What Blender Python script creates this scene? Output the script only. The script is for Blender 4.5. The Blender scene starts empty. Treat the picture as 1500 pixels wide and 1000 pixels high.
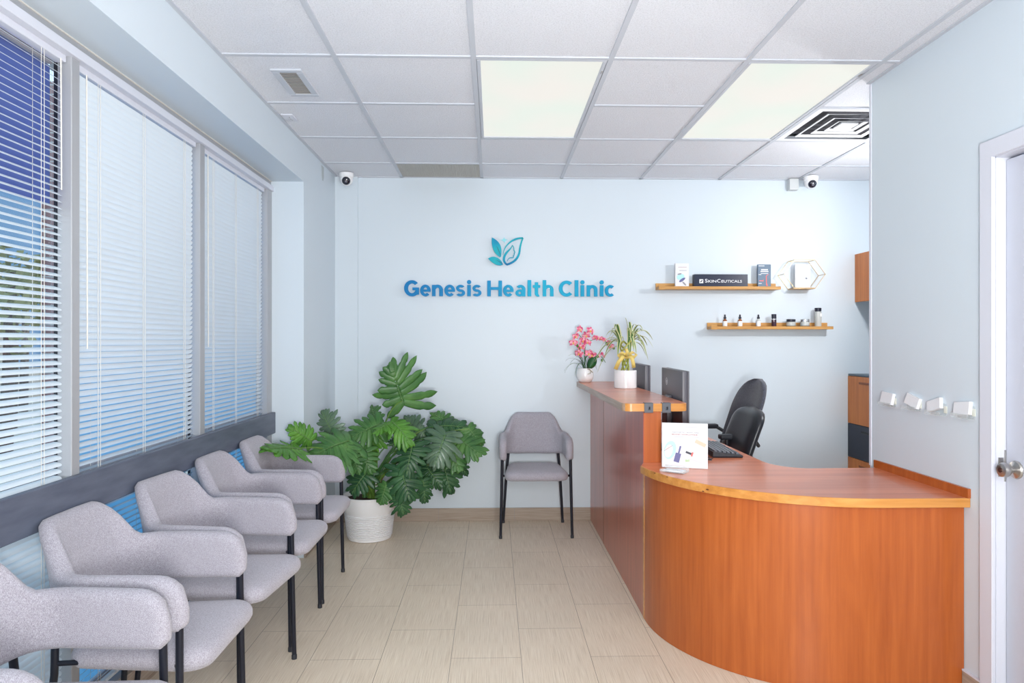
import bpy, bmesh, math, random
from mathutils import Vector, Matrix, noise
R = math.radians
PI = math.pi
rng = random.Random(7)
scn = bpy.context.scene
COL = scn.collection

# ------------------------------------------------------------------ materials
MATS = {}
def mat(name, col=(.8, .8, .8), rough=.5, metal=0., spec=.5, coat=0., trans=0., emis=None, es=0., alpha=1., ior=1.45):
    if name in MATS: return MATS[name]
    m = bpy.data.materials.new(name); m.use_nodes = True
    b = m.node_tree.nodes['Principled BSDF']
    b.inputs['Base Color'].default_value = (*col, 1)
    b.inputs['Roughness'].default_value = rough
    b.inputs['Metallic'].default_value = metal
    b.inputs['Specular IOR Level'].default_value = spec
    b.inputs['Coat Weight'].default_value = coat
    b.inputs['Coat Roughness'].default_value = .12
    b.inputs['Transmission Weight'].default_value = trans
    b.inputs['IOR'].default_value = ior
    b.inputs['Alpha'].default_value = alpha
    if emis:
        b.inputs['Emission Color'].default_value = (*emis, 1); b.inputs['Emission Strength'].default_value = es
    MATS[name] = m
    return m
def nodes(m): return m.node_tree.nodes, m.node_tree.links, m.node_tree.nodes['Principled BSDF']
def coords(m, scale=(1, 1, 1), rot=(0, 0, 0), loc=(0, 0, 0), kind='Object'):
    N, L, b = nodes(m)
    tc = N.new('ShaderNodeTexCoord'); mp = N.new('ShaderNodeMapping')
    mp.inputs['Scale'].default_value = scale; mp.inputs['Rotation'].default_value = rot; mp.inputs['Location'].default_value = loc
    L.new(tc.outputs[kind], mp.inputs['Vector'])
    return mp.outputs['Vector']
def noise_tex(m, vec, scale=5, detail=3, rough=.5, dist=0.):
    N, L, b = nodes(m)
    n = N.new('ShaderNodeTexNoise'); n.inputs['Scale'].default_value = scale; n.inputs['Detail'].default_value = detail
    n.inputs['Roughness'].default_value = rough; n.inputs['Distortion'].default_value = dist
    L.new(vec, n.inputs['Vector']); return n.outputs['Fac']
def ramp(m, fac, stops, interp='LINEAR'):
    N, L, b = nodes(m)
    r = N.new('ShaderNodeValToRGB'); L.new(fac, r.inputs['Fac']); e = r.color_ramp.elements
    r.color_ramp.interpolation = interp
    while len(e) < len(stops): e.new(.5)
    for el, (p, c) in zip(e, stops): el.position = p; el.color = (*c, 1)
    return r.outputs['Color']
def bump(m, h, strength=.2, dist=.002):
    N, L, b = nodes(m)
    bp = N.new('ShaderNodeBump'); bp.inputs['Strength'].default_value = strength; bp.inputs['Distance'].default_value = dist
    L.new(h, bp.inputs['Height']); L.new(bp.outputs['Normal'], b.inputs['Normal'])
def base(m, col):
    N, L, b = nodes(m); L.new(col, b.inputs['Base Color'])
def mixc(m, a, b_, fac=.5, mode='MULTIPLY'):
    N, L, b = nodes(m)
    x = N.new('ShaderNodeMix'); x.data_type = 'RGBA'; x.blend_type = mode; x.inputs[0].default_value = fac
    L.new(a, x.inputs[6]); L.new(b_, x.inputs[7]); return x.outputs[2]

def paint(name, col, rough=.5, b=.05):
    m = mat(name, col, rough)
    v = coords(m); f = noise_tex(m, v, 900, 2); bump(m, f, b, .001)
    return m
def wood(name, dark, mid, light, axis='z', rough=.3, coat=.3, sc=1., rot=(0, 0, 0)):
    m = mat(name, mid, rough, coat=coat)
    s = {'z': (34, 34, 1.4), 'x': (1.4, 34, 34), 'y': (34, 1.4, 34)}[axis]
    v = coords(m, tuple(k*sc for k in s), rot)
    f = noise_tex(m, v, 1.2, 5, .6, .4)
    s2 = {'z': (5, 5, .8), 'x': (.8, 5, 5), 'y': (5, .8, 5)}[axis]
    v2 = coords(m, tuple(k*sc for k in s2), rot)
    f2 = noise_tex(m, v2, 1.6, 4, .55, 2.2)
    c1 = ramp(m, f, [(.3, dark), (.5, mid), (.72, light)])
    c2 = ramp(m, f2, [(.3, (.86, .80, .78)), (.6, (1, 1, 1))])
    base(m, mixc(m, c1, c2, .7))
    return m

WALL = paint('wall_paint', (.632, .708, .772), .42)
WALLW = paint('wall_paint_white', (.76, .80, .84), .45)
TRIMW = paint('trim_white', (.66, .68, .76), .35, .02)
DOORW = paint('door_white', (.55, .575, .66), .4, .02)
ALU = mat('aluminium_grey', (.42, .43, .455), .4, .25)
ALUD = mat('aluminium_side', (.42, .41, .44), .5, .1)
SILLG = mat('rail_grey', (.115, .12, .145), .42)
v_ = coords(SILLG, (1, 1, 6)); base(SILLG, ramp(SILLG, noise_tex(SILLG, v_, 6, 4), [(.3, (.085, .10, .145)), (.7, (.125, .145, .195))]))
TBAR = mat('ceiling_grid', (.55, .58, .64), .45)
TILE = mat('ceiling_tile', (.70, .70, .72), .9)
v_ = coords(TILE); f_ = noise_tex(TILE, v_, 170, 3, .7); bump(TILE, f_, .9, .006)
base(TILE, ramp(TILE, f_, [(.32, (.69, .71, .76)), (.55, (.84, .86, .92))]))
DIFF = mat('light_diffuser', (.05, .05, .05), .5, spec=.2, emis=(1., 1., .93), es=.76)
def diffuser():
    m = DIFF; N, L, b = nodes(m)
    v = coords(m, (1, 1, 1)); f = noise_tex(m, v, 2.2, 1)
    c = ramp(m, f, [(.3, (.90, .99, .90)), (.65, (1., .965, .90))])
    L.new(c, b.inputs['Emission Color'])
diffuser()
FLOOR = mat('floor_tile', (.5, .45, .38), .42)
def floor_mat(m, rot=0, base_=False):
    N, L, b = nodes(m)
    tc = N.new('ShaderNodeTexCoord'); sp = N.new('ShaderNodeSeparateXYZ'); cb = N.new('ShaderNodeCombineXYZ')
    L.new(tc.outputs['Object'], sp.inputs[0])
    ax = N.new('ShaderNodeMath'); ax.operation = 'ADD'; ax.inputs[1].default_value = 10*.303-.12
    ay = N.new('ShaderNodeMath'); ay.operation = 'ADD'; ay.inputs[1].default_value = 20*.6-4.80
    L.new(sp.outputs['X'], ax.inputs[0]); L.new(sp.outputs['Y'], ay.inputs[0])
    L.new(ay.outputs[0], cb.inputs['X']); L.new(ax.outputs[0], cb.inputs['Y'])
    br = N.new('ShaderNodeTexBrick'); L.new(cb.outputs[0], br.inputs['Vector'])
    br.offset = .5; br.offset_frequency = 2; br.squash = 1
    br.inputs['Scale'].default_value = 1; br.inputs['Brick Width'].default_value = .6; br.inputs['Row Height'].default_value = .303
    br.inputs['Mortar Size'].default_value = .0013; br.inputs['Mortar Smooth'].default_value = .3; br.inputs['Bias'].default_value = 0
    br.inputs['Color1'].default_value = (.96, .96, .96, 1); br.inputs['Color2'].default_value = (1, 1, 1, 1); br.inputs['Mortar'].default_value = (.38, .34, .30, 1)
    v = coords(m, (260, 3.0, 1)); f = noise_tex(m, v, 1.6, 4, .65)
    c = ramp(m, f, [(.28, (.62, .505, .375)), (.5, (.82, .70, .55)), (.72, (.94, .84, .70))])
    v2 = coords(m, (1, 1, 1)); f2 = noise_tex(m, v2, 1.3, 2)
    c2 = ramp(m, f2, [(.3, (.9, .9, .9)), (.7, (1, 1, 1))])
    base(m, mixc(m, mixc(m, c, br.outputs['Color'], 1.), c2, 1.))
    bump(m, f, .15, .001)
floor_mat(FLOOR)
BASET = mat('baseboard_tile', (.36, .29, .23), .45)
v_ = coords(BASET, (3, 3, 160)); base(BASET, ramp(BASET, noise_tex(BASET, v_, 1.5, 4, .6), [(.3, (.30, .235, .18)), (.7, (.46, .38, .31))]))

FABRIC = mat('heather_fabric', (.36, .345, .38), .9, spec=.2)
def fab(m, c1, c2, c3, scale=330):
    v = coords(m); f = noise_tex(m, v, scale, 2, .6)
    f2 = noise_tex(m, v, scale*.35, 2, .6)
    base(m, mixc(m, ramp(m, f, [(.33, c1), (.5, c2), (.66, c3)]), ramp(m, f2, [(.3, (.86, .84, .86)), (.7, (1, 1, 1))]), 1.))
    bump(m, f, .5, .002)
    nodes(m)[2].inputs['Sheen Weight'].default_value = .25
fab(FABRIC, (.31, .29, .325), (.42, .405, .455), (.54, .525, .585), 420)
BLKMET = mat('black_metal', (.012, .014, .024), .38, .2)
BLKPL = mat('black_plastic', (.022, .024, .032), .45)
DKPL = mat('dark_monitor_plastic', (.10, .10, .12), .4)
LEATHER = mat('black_leather', (.016, .018, .024), .32, spec=.55)
v_ = coords(LEATHER); bump(LEATHER, noise_tex(LEATHER, v_, 260, 3), .25, .001)
STITCH = mat('grey_stitching', (.35, .35, .37), .7)
MESHF = mat('charcoal_mesh_fabric', (.03, .032, .045), .9)
fab(MESHF, (.02, .022, .032), (.05, .054, .075), (.11, .115, .15), 260)
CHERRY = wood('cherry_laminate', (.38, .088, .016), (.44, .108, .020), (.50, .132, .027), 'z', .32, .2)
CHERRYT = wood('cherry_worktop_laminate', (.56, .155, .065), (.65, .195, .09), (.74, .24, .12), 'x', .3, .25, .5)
CHERRYD = wood('cherry_shaded_laminate', (.36, .068, .034), (.46, .09, .045), (.55, .115, .055), 'z', .28, .4)  # same cherry, redder tone imitates the shading on the side panel
AMBER = wood('amber_edge_band', (.50, .20, .04), (.62, .27, .06), (.72, .36, .10), 'x', .3, .4, .7)
OAKT = wood('counter_edge_light', (.30, .18, .11), (.38, .25, .17), (.45, .32, .23), 'y', .4, .3)
ORANGE = wood('orange_cabinet_laminate', (.56, .165, .03), (.66, .21, .042), (.74, .27, .065), 'z', .4, .1, .8, (R(35), 0, 0))
NAVY = mat('navy_drawer_front', (.022, .03, .055), .4)
SHELFW = wood('oak_shelf_wood', (.42, .20, .05), (.56, .29, .08), (.66, .38, .13), 'x', .5, .1)
SLAT = mat('blind_slat_white', (.77, .84, .89), .45)
def slatm():
    m = SLAT; N, L, b = nodes(m)
    t = N.new('ShaderNodeBsdfTranslucent'); t.inputs['Color'].default_value = (.75, .83, .92, 1)
    x = N.new('ShaderNodeMixShader'); x.inputs[0].default_value = .05
    out = N['Material Output']
    L.new(b.outputs[0], x.inputs[1]); L.new(t.outputs[0], x.inputs[2]); L.new(x.outputs[0], out.inputs['Surface'])
slatm()
CORD = mat('cord_cream', (.75, .72, .66), .7)
GLASS = mat('clear_glass', (.95, .97, .98), .02, trans=1., ior=1.0, spec=.5)
def glassm():
    m = GLASS; N, L, b = nodes(m)
    t = N.new('ShaderNodeBsdfTransparent'); t.inputs['Color'].default_value = (.93, .96, .97, 1)
    g = N.new('ShaderNodeBsdfGlossy'); g.inputs['Roughness'].default_value = .02
    x = N.new('ShaderNodeMixShader'); x.inputs[0].default_value = .06
    L.new(t.outputs[0], x.inputs[1]); L.new(g.outputs[0], x.inputs[2]); L.new(x.outputs[0], N['Material Output'].inputs['Surface'])
glassm()
def film(name, col, transp, dots=False):
    m = mat(name, col, .5); N, L, b = nodes(m)
    t = N.new('ShaderNodeBsdfTranslucent'); t.inputs['Color'].default_value = (*col, 1)
    x = N.new('ShaderNodeMixShader'); x.inputs[0].default_value = .75
    L.new(b.outputs[0], x.inputs[1]); L.new(t.outputs[0], x.inputs[2])
    tr = N.new('ShaderNodeBsdfTransparent'); tr.inputs['Color'].default_value = tuple(min(1, c*1.2) for c in col)+(1,)
    y = N.new('ShaderNodeMixShader'); y.inputs[0].default_value = transp
    L.new(x.outputs[0], y.inputs[1]); L.new(tr.outputs[0], y.inputs[2]); L.new(y.outputs[0], N['Material Output'].inputs['Surface'])
    if dots:
        vo = N.new('ShaderNodeTexVoronoi'); vo.inputs['Scale'].default_value = 130; vo.inputs['Randomness'].default_value = 0
        L.new(coords(m), vo.inputs['Vector'])
        r = ramp(m, vo.outputs['Distance'], [(.25, (.6, .6, .6)), (.35, (.15, .15, .15))])
        L.new(r, y.inputs[0])
    return m
FILMP = film('violet_perforated_film', (.34, .40, .68), .2, True)
FILMB = film('sky_blue_window_film', (.50, .80, 1.0), .10)
CHROME = mat('brushed_nickel', (.50, .48, .46), .28, 1.)
DARKGAP = mat('dark_void', (.02, .02, .022), .8)
GREYV = mat('vent_grey_metal', (.30, .30, .31), .5, .3)
WHITEP = mat('white_plastic', (.85, .86, .88), .35)
CERAM = mat('white_ceramic', (.86, .86, .87), .25, coat=.3)
POTW = mat('white_ribbed_pot', (.84, .84, .85), .4)
SOIL = mat('potting_soil', (.05, .03, .02), .95)
BLACKGL = mat('camera_lens_black', (.006, .007, .02), .08, coat=1.)
ACRY = mat('clear_acrylic', (.92, .94, .96), .1)
def acry():
    m = ACRY; N, L, b = nodes(m)
    t = N.new('ShaderNodeBsdfTransparent'); t.inputs['Color'].default_value = (.96, .98, .98, 1)
    x = N.new('ShaderNodeMixShader'); x.inputs[0].default_value = .20
    L.new(t.outputs[0], x.inputs[1]); L.new(b.outputs[0], x.inputs[2]); L.new(x.outputs[0], N['Material Output'].inputs['Surface'])
acry()
def leafm(name, c1, c2, c3, rough=.38):
    m = mat(name, c2, rough, spec=.45)
    v = coords(m); f = noise_tex(m, v, 9, 4)
    base(m, ramp(m, f, [(.3, c1), (.55, c2), (.75, c3)]))
    return m
LEAFD = leafm('leaf_dark_green', (.014, .060, .024), (.028, .095, .036), (.05, .15, .055))
LEAFM = leafm('leaf_mid_green', (.035, .12, .034), (.065, .18, .045), (.11, .25, .065))
LEAFB = leafm('leaf_bright_green', (.05, .16, .02), (.085, .25, .03), (.15, .34, .05))
LEAFG = leafm('leaf_gloss_grey_green', (.06, .12, .07), (.10, .17, .11), (.15, .24, .16), .3)  # grey cast of the gloss is put into this leaf colour
STEM = leafm('plant_stem_green', (.08, .17, .02), (.13, .25, .04), (.2, .32, .07))
VEIN = mat('leaf_vein', (.14, .26, .09), .5)
PINK = mat('orchid_pink', (.8, .2, .3), .6)
base(PINK, ramp(PINK, noise_tex(PINK, coords(PINK), 55, 3), [(.36, (.60, .05, .16)), (.5, (.82, .18, .30)), (.62, (.93, .55, .62))]))
LIPY = mat('orchid_lip_yellow', (.85, .55, .08), .6)
STRIPE = mat('striped_leaf', (.3, .4, .1), .45)
RIBBON = mat('gold_ribbon', (.72, .55, .16), .4)
WHITEC = mat('white_card', (.76, .77, .80), .6)
PRINTG = mat('grey_print', (.30, .30, .34), .6)
PRINTR = mat('red_brown_print', (.35, .12, .12), .6)
AMBERG = mat('amber_glass', (.30, .09, .02), .15, coat=.6)
LABELW = mat('white_label', (.85, .88, .9), .5)
BLUEL = mat('blue_label', (.05, .16, .35), .5)
CAPD = mat('dark_cap', (.015, .017, .035), .3)
FROST = mat('frosted_bottle_glass', (.52, .54, .52), .25, coat=.4)
GOLDW = mat('pale_gold_wire', (.60, .46, .26), .35, .7)
BOXNAVY = mat('navy_box_card', (.012, .018, .045), .35)
BOOKB = mat('slate_blue_card', (.10, .16, .24), .45)
REDP = mat('coral_print', (.85, .16, .14), .5)
AQUA = mat('aqua_print', (.45, .78, .90), .5)
INDIGO = mat('indigo_print', (.13, .13, .30), .5)
BEIGEP = mat('beige_print', (.68, .55, .42), .5)
PALEP = mat('pale_grey_print', (.66, .70, .78), .5)
SILVER = mat('silver_lid', (.75, .75, .76), .2, .9)
LOGOG = mat('logo_grey', (.65, .66, .70), .35, .4)
def teal():
    m = mat('teal_gradient_letter', (0, .3, .6), .5, spec=.3)
    N, L, b = nodes(m)
    tc = N.new('ShaderNodeNewGeometry'); sp = N.new('ShaderNodeSeparateXYZ'); L.new(tc.outputs['Position'], sp.inputs[0])
    mr = N.new('ShaderNodeMapRange'); mr.inputs['From Min'].default_value = -.7; mr.inputs['From Max'].default_value = .95
    L.new(sp.outputs['X'], mr.inputs['Value'])
    c = ramp(m, mr.outputs[0], [(0, (.0, .185, .47)), (.40, (.0, .25, .53)), (.62, (.0, .41, .62)), (.8, (.0, .34, .56)), (1, (.0, .27, .50))])
    base(m, c); return m
TEAL = teal()
def tealv():
    m = mat('teal_emblem', (0, .45, .6), .5, spec=.3)
    v = coords(m, (1, 1, 1)); f = noise_tex(m, v, 6, 1)
    base(m, ramp(m, f, [(.3, (.0, .19, .42)), (.5, (.0, .34, .50)), (.7, (.01, .45, .50))])); return m
TEALV = tealv()
AQUAL = mat('pale_aqua_emblem', (.25, .68, .76), .3)

# ------------------------------------------------------------------ mesh helpers
class MB:
    def __init__(s): s.bm = bmesh.new(); s.mi = 0; s.M = Matrix()
    def _v(s, p): return s.bm.verts.new(s.M @ Vector(p))
    def face(s, vs):
        try:
            f = s.bm.faces.new(vs); f.material_index = s.mi; return f
        except ValueError: return None
    def box(s, a, b, bev=0., seg=2):
        x0, y0, z0 = (min(p, q) for p, q in zip(a, b)); x1, y1, z1 = (max(p, q) for p, q in zip(a, b))
        v = [s._v(p) for p in ((x0, y0, z0), (x1, y0, z0), (x1, y1, z0), (x0, y1, z0), (x0, y0, z1), (x1, y0, z1), (x1, y1, z1), (x0, y1, z1))]
        fs = [s.face([v[i] for i in q]) for q in ((0, 3, 2, 1), (4, 5, 6, 7), (0, 1, 5, 4), (1, 2, 6, 5), (2, 3, 7, 6), (3, 0, 4, 7))]
        if bev > 0:
            es = list({e for f in fs for e in f.edges})
            r = bmesh.ops.bevel(s.bm, geom=es, offset=bev, segments=seg, affect='EDGES', profile=.6)
            for f in r['faces']: f.material_index = s.mi
        return s
    def loops(s, rings, cap=True, closed=True):
        R_ = [[s._v(p) for p in ring] for ring in rings]
        n = len(R_[0])
        for a, b in zip(R_, R_[1:]):
            for i in range(n if closed else n-1):
                s.face([a[i], a[(i+1) % n], b[(i+1) % n], b[i]])
        if cap and closed:
            s.face(R_[0][::-1]); s.face(R_[-1])
        return R_
    def lathe(s, prof, n=32, c=(0, 0, 0), cap=True):
        s.loops([[(c[0]+r*math.cos(2*PI*i/n), c[1]+r*math.sin(2*PI*i/n), c[2]+z) for i in range(n)] for r, z in prof], cap)
        return s
    def tube(s, pts, r=.01, n=10, cap=True):
        P = [Vector(p) for p in pts]; rr = r if isinstance(r, (list, tuple)) else [r]*len(P)
        rings = []; up = None
        for i, p in enumerate(P):
            t = (P[min(i+1, len(P)-1)]-P[max(i-1, 0)])
            if t.length < 1e-9: t = Vector((0, 0, 1))
            t.normalize()
            if up is None:
                up = Vector((0, 0, 1)) if abs(t.z) < .9 else Vector((1, 0, 0))
            u = (up-t*up.dot(t))
            if u.length < 1e-6: u = t.orthogonal()
            u.normalize(); w = t.cross(u); up = u
            rings.append([p+(u*math.cos(2*PI*k/n)+w*math.sin(2*PI*k/n))*rr[i] for k in range(n)])
        s.loops(rings, cap); return s
    def prism(s, poly, z0, z1, axis='z'):
        f = {'z': lambda x, y, z: (x, y, z), 'y': lambda x, y, z: (x, z, y), 'x': lambda x, y, z: (z, x, y)}[axis]
        a = [s._v(f(x, y, z0)) for x, y in poly]; b = [s._v(f(x, y, z1)) for x, y in poly]
        n = len(poly)
        for i in range(n): s.face([a[i], a[(i+1) % n], b[(i+1) % n], b[i]])
        s.face(a[::-1]); s.face(b); return s
    def sphere(s, c, r, sx=1, sy=1, sz=1, n=16, m=10):
        rings = []
        for j in range(1, m):
            a = PI*j/m
            rings.append([(c[0]+r*sx*math.sin(a)*math.cos(2*PI*i/n), c[1]+r*sy*math.sin(a)*math.sin(2*PI*i/n), c[2]-r*sz*math.cos(a)) for i in range(n)])
        R_ = s.loops(rings, False)
        b = s._v((c[0], c[1], c[2]-r*sz)); t = s._v((c[0], c[1], c[2]+r*sz))
        for i in range(n):
            s.face([b, R_[0][(i+1) % n], R_[0][i]]); s.face([t, R_[-1][i], R_[-1][(i+1) % n]])
        return s
    def build(s, name, m, parent=None, smooth=True, angle=35, loc=None):
        bmesh.ops.recalc_face_normals(s.bm, faces=s.bm.faces)
        me = bpy.data.meshes.new(name); s.bm.to_mesh(me); s.bm.free()
        for x in (m if isinstance(m, (list, tuple)) else [m]): me.materials.append(x)
        o = bpy.data.objects.new(name, me); COL.objects.link(o)
        if parent: o.parent = parent
        if loc: o.location = loc
        if smooth:
            for p in me.polygons: p.use_smooth = True
            try: me.set_sharp_from_angle(angle=R(angle))
            except Exception: pass
        return o
def tag(o, label=None, cat=None, group=None, kind=None):
    if label: o['label'] = label
    if cat: o['category'] = cat
    if group: o['group'] = group
    if kind: o['kind'] = kind
    return o
def empty(name, loc=(0, 0, 0), rz=0., label=None, cat=None, group=None, kind=None):
    o = bpy.data.objects.new(name, None); COL.objects.link(o); o.location = loc; o.rotation_euler = (0, 0, rz)
    o.empty_display_size = .1
    return tag(o, label, cat, group, kind)
def kids(o): return [c for c in bpy.data.objects if c.parent == o]
def copy_tree(o, parent=None):
    c = o.copy(); COL.objects.link(c)
    if parent: c.parent = parent
    for ch in kids(o): copy_tree(ch, c)
    return c
def structure(o, label=None):
    o['kind'] = 'structure'
    if label: o['label'] = label
    return o
def bez(p0, p1, p2, n=10):
    p0, p1, p2 = Vector(p0), Vector(p1), Vector(p2)
    return [p0*(1-t)**2+p1*2*t*(1-t)+p2*t*t for t in [i/n for i in range(n+1)]]
def text_mesh(body, size=1., extrude=0., offset=0., align='LEFT', spacing=1.):
    cu = bpy.data.curves.new('txt', 'FONT'); cu.body = body; cu.size = size; cu.extrude = extrude; cu.offset = offset
    cu.align_x = align; cu.space_character = spacing; cu.resolution_u = 6
    o = bpy.data.objects.new('txt', cu); COL.objects.link(o)
    dg = bpy.context.evaluated_depsgraph_get(); dg.update()
    me = bpy.data.meshes.new_from_object(o.evaluated_get(dg))
    bpy.data.objects.remove(o); bpy.data.curves.remove(cu)
    return me
def bounds(me):
    xs = [v.co.x for v in me.vertices]; ys = [v.co.y for v in me.vertices]
    return min(xs), max(xs), min(ys), max(ys)
def text_obj(name, body, m, parent, c, w, h=None, extrude=.0004, offset=0., M=None):
    """flat lettering centred at c in the parent's local frame, facing -Y, w wide"""
    me = text_mesh(body, 1., 0, offset)
    x0, x1, y0, y1 = bounds(me); k = w/(x1-x0); kh = k if h is None else h/(y1-y0)
    for v in me.vertices:
        x = (v.co.x-(x0+x1)/2)*k; z = (v.co.y-(y0+y1)/2)*kh
        v.co = (c[0]+x, c[1], c[2]+z)
    me.materials.append(m)
    o = bpy.data.objects.new(name, me); COL.objects.link(o); o.parent = parent
    return o

# ------------------------------------------------------------------ dimensions
CAMZ = 1.37; CZ = 2.618; YB = 5.30; XL = -1.20; XR = 1.83; YREAR = -1.6; XRR = 3.15
YW0, YW1 = .40, 4.415           # window recess
ZS = 2.382                      # soffit
XW = -1.405                     # window plane

# ------------------------------------------------------------------ shell
structure(MB().box((-1.75, YREAR-.1, -.12), (XRR+.1, YB+.1, 0)).build('floor', FLOOR, smooth=False))
mb = MB(); mb.box((XL-.3, YB, 0), (XRR+.1, YB+.12, CZ+.1)); structure(mb.build('wall_back', WALL, smooth=False))
mb = MB(); mb.box((XL-.02, YB-.022, 0), (-1.03, YB, CZ)); structure(mb.build('trim_1', WALL, smooth=False))
mb = MB()
mb.box((XL-.32, YW1, 0), (XL, YB, CZ+.1)); mb.box((XL-.32, YREAR, 0), (XL, YW0, CZ+.1)); mb.box((XL-.32, YW0, ZS), (XL, YW1, CZ+.1))
structure(mb.build('wall_left', WALL, smooth=False))
mb = MB(); mb.box((XL-.32, YREAR-.12, 0), (XRR+.1, YREAR, CZ+.1)); structure(mb.build('wall_front', WALL, smooth=False))
# right wall with door opening, ends at the reception opening
YD0, YD1 = 1.66, 2.474
mb = MB(); mb.box((XR, YD1, 0), (XR+.13, 3.314, CZ+.1)); mb.box((XR, YREAR, 0), (XR+.13, YD0, CZ+.1)); mb.box((XR, YD0, 2.043), (XR+.13, YD1, CZ+.1))
structure(mb.build('wall_right', WALL, smooth=False))
mb = MB(); mb.box((XR-.004, 3.30, 0.77), (XR+.134, 3.318, CZ-.002), .002); structure(mb.build('trim_2', TRIMW, smooth=False))
mb = MB(); mb.box((XRR, 1.5, 0), (XRR+.12, YB, CZ+.1)); mb.box((XR+.13, 1.4, 0), (XRR+.12, 1.5, CZ+.1)); structure(mb.build('wall_reception', WALL, smooth=False))
# baseboards
mb = MB(); mb.box((-1.03, YB-.011, 0), (.75, YB, .098), .002); mb.box((XL+.01, YB-.033, 0), (-1.028, YB-.02, .098), .002)
mb.mi = 1
for x in (-.42, .16, .62): mb.box((x, YB-.0114, 0), (x+.002, YB-.0105, .098))
structure(mb.build('baseboard_back', [BASET, GREYV], smooth=False))
mb = MB(); mb.box((XL, YW1, 0), (XL+.011, YB-.022, .098), .002); mb.box((XW-.03, YW0, 0), (XW+.012, YW1, .098), .002); structure(mb.build('baseboard_left', BASET, smooth=False))
mb = MB(); mb.box((XR-.011, YD1+.066, 0), (XR, 2.64, .098), .002); mb.mi = 1; mb.box((XR-.0112, YD1+.066, .094), (XR, 2.64, .1)); structure(mb.build('baseboard_right', [BASET, TRIMW], smooth=False))

# ceiling with tiles
GX, GY, S = -1.307, 3.0508, .6096
structure(MB().box((XL-.3, YREAR-.1, CZ+.1), (XRR+.1, YB+.1, CZ+.2)).build('ceiling_slab', WALLW, smooth=False)).name = 'ceiling'
mb = MB()
openings = set()
lights = [(2, 0), (4, 0), (2, -4), (4, -4), (0, -4), (3, -7), (1, -7)]  # first two are in view, the others added behind the camera for light
for (i, j) in lights: openings |= {(i, j), (i, j+1)}
openings |= {(1, 3), (5, 1)}
xs = [XL, GX+S] + [GX+S*k for k in range(2, 8)] + [XRR]
for i in range(0, 8):
    x0 = max(XL, GX+S*i); x1 = min(XRR, GX+S*(i+1))
    if x1 <= x0: continue
    for j in range(-8, 4):
        y0 = max(YREAR, GY+S*j); y1 = min(YB, GY+S*(j+1))
        if (i, j) in openings: continue
        mb.box((x0, y0, CZ+.006), (x1, y1, CZ+.022))
structure(mb.build('ceiling', TILE, smooth=False), 'white textured lay-in ceiling tiles')
mb = MB()
for i in range(1, 8):
    x = GX+S*i; mb.box((x-.0115, YREAR, CZ), (x+.0115, YB, CZ+.03))
mids = {(i, j+1) for i, j in lights}
for j in range(-7, 4):
    y = GY+S*j
    for i in range(0, 8):
        if (i, j) in mids: continue
        mb.box((max(XL, GX+S*i), y-.0115, CZ+.0005), (min(XRR, GX+S*(i+1)), y+.0115, CZ+.03))
mb.box((XL, YREAR, CZ), (XL+.02, YB, CZ+.006)); mb.box((XL, YB-.02, CZ), (XRR, YB, CZ+.006)); mb.box((XR-.018, YREAR, CZ), (XR, 3.314, CZ+.006))
structure(mb.build('trim_3', TBAR, smooth=False), 'pale grey metal ceiling grid')

# ceiling light fixtures
lab = {(2, 0): 'lit ceiling light panel above the middle of the floor, left one of two',
       (4, 0): 'lit ceiling light panel above the desk, right of the two in view'}
def light_panel(i, j):
    x0, y0 = GX+S*i, GY+S*j; x1, y1 = x0+S, y0+2*S
    o = empty('ceiling_light', ((x0+x1)/2, (y0+y1)/2, CZ), 0, lab.get((i, j), 'lit ceiling light panel added out of view behind the photographer for more light'), 'ceiling light', 'recessed ceiling light panels')
    hx, hy = (x1-x0)/2-.0125, (y1-y0)/2-.0125
    m = MB()
    for a, b in (((-hx, -hy), (hx, -hy+.018)), ((-hx, hy-.018), (hx, hy)), ((-hx, -hy+.018), (-hx+.018, hy-.018)), ((hx-.018, -hy+.018), (hx, hy-.018))):
        m.box((a[0], a[1], .001), (b[0], b[1], .02), .002, 1)
    m.build('frame', TBAR, o, smooth=False)
    m = MB(); m.box((-hx+.017, -hy+.017, .008), (hx-.017, hy-.017, .014)); m.build('diffuser', DIFF, o, smooth=False)
    m = MB(); m.box((hx-.012, -hy+.12, -.001), (hx-.004, -hy+.15, .002)); m.build('latch', CHROME, o, smooth=False)
for l in lights: light_panel(*l)

# square register
o = empty('air_register', (-.956, 3.378, CZ+.005), 0, 'small grey louvred air register in the tile near the window wall', 'air vent')
m = MB(); hx, hy = .072, .172
w = .032
for a, b in (((-hx, -hy), (hx, -hy+w)), ((-hx, hy-w), (hx, hy)), ((-hx, -hy+w), (-hx+w, hy-w)), ((hx-w, -hy+w), (hx, hy-w))): m.box((a[0], a[1], -.008), (b[0], b[1], .001), .002, 1)
m.build('frame', TBAR, o, smooth=False)
m = MB(); m.box((-hx+w, -hy+w, -.001), (hx-w, hy-w, .001)); m.build('backing', DARKGAP, o, smooth=False)
m = MB()
for k in range(15):
    y = -hy+w+.004+k*(2*(hy-w)-.008)/14; m.box((-hx+w, y-.0035, -.005), (hx-w, y+.0015, -.001))
m.build('louvres', mat('louvre_tan_grey', (.42, .40, .38), .5, .3), o, smooth=False)
# small ceiling plaque
m = MB(); m.box((-.033, -.058, -.006), (.033, .058, .001), .003); o = m.build('ceiling_plaque', TRIMW, loc=(-1.139, 3.902, CZ+.005))
tag(o, 'tiny flat white rectangular cover on the tile beside the window wall', 'cover')
for a in (-.02, .01, .03): m = MB(); m.lathe([(.004, 0), (.004, -.002)], 8, (.005, a, -.005)); m.build('screw_head', GREYV, o)
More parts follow.
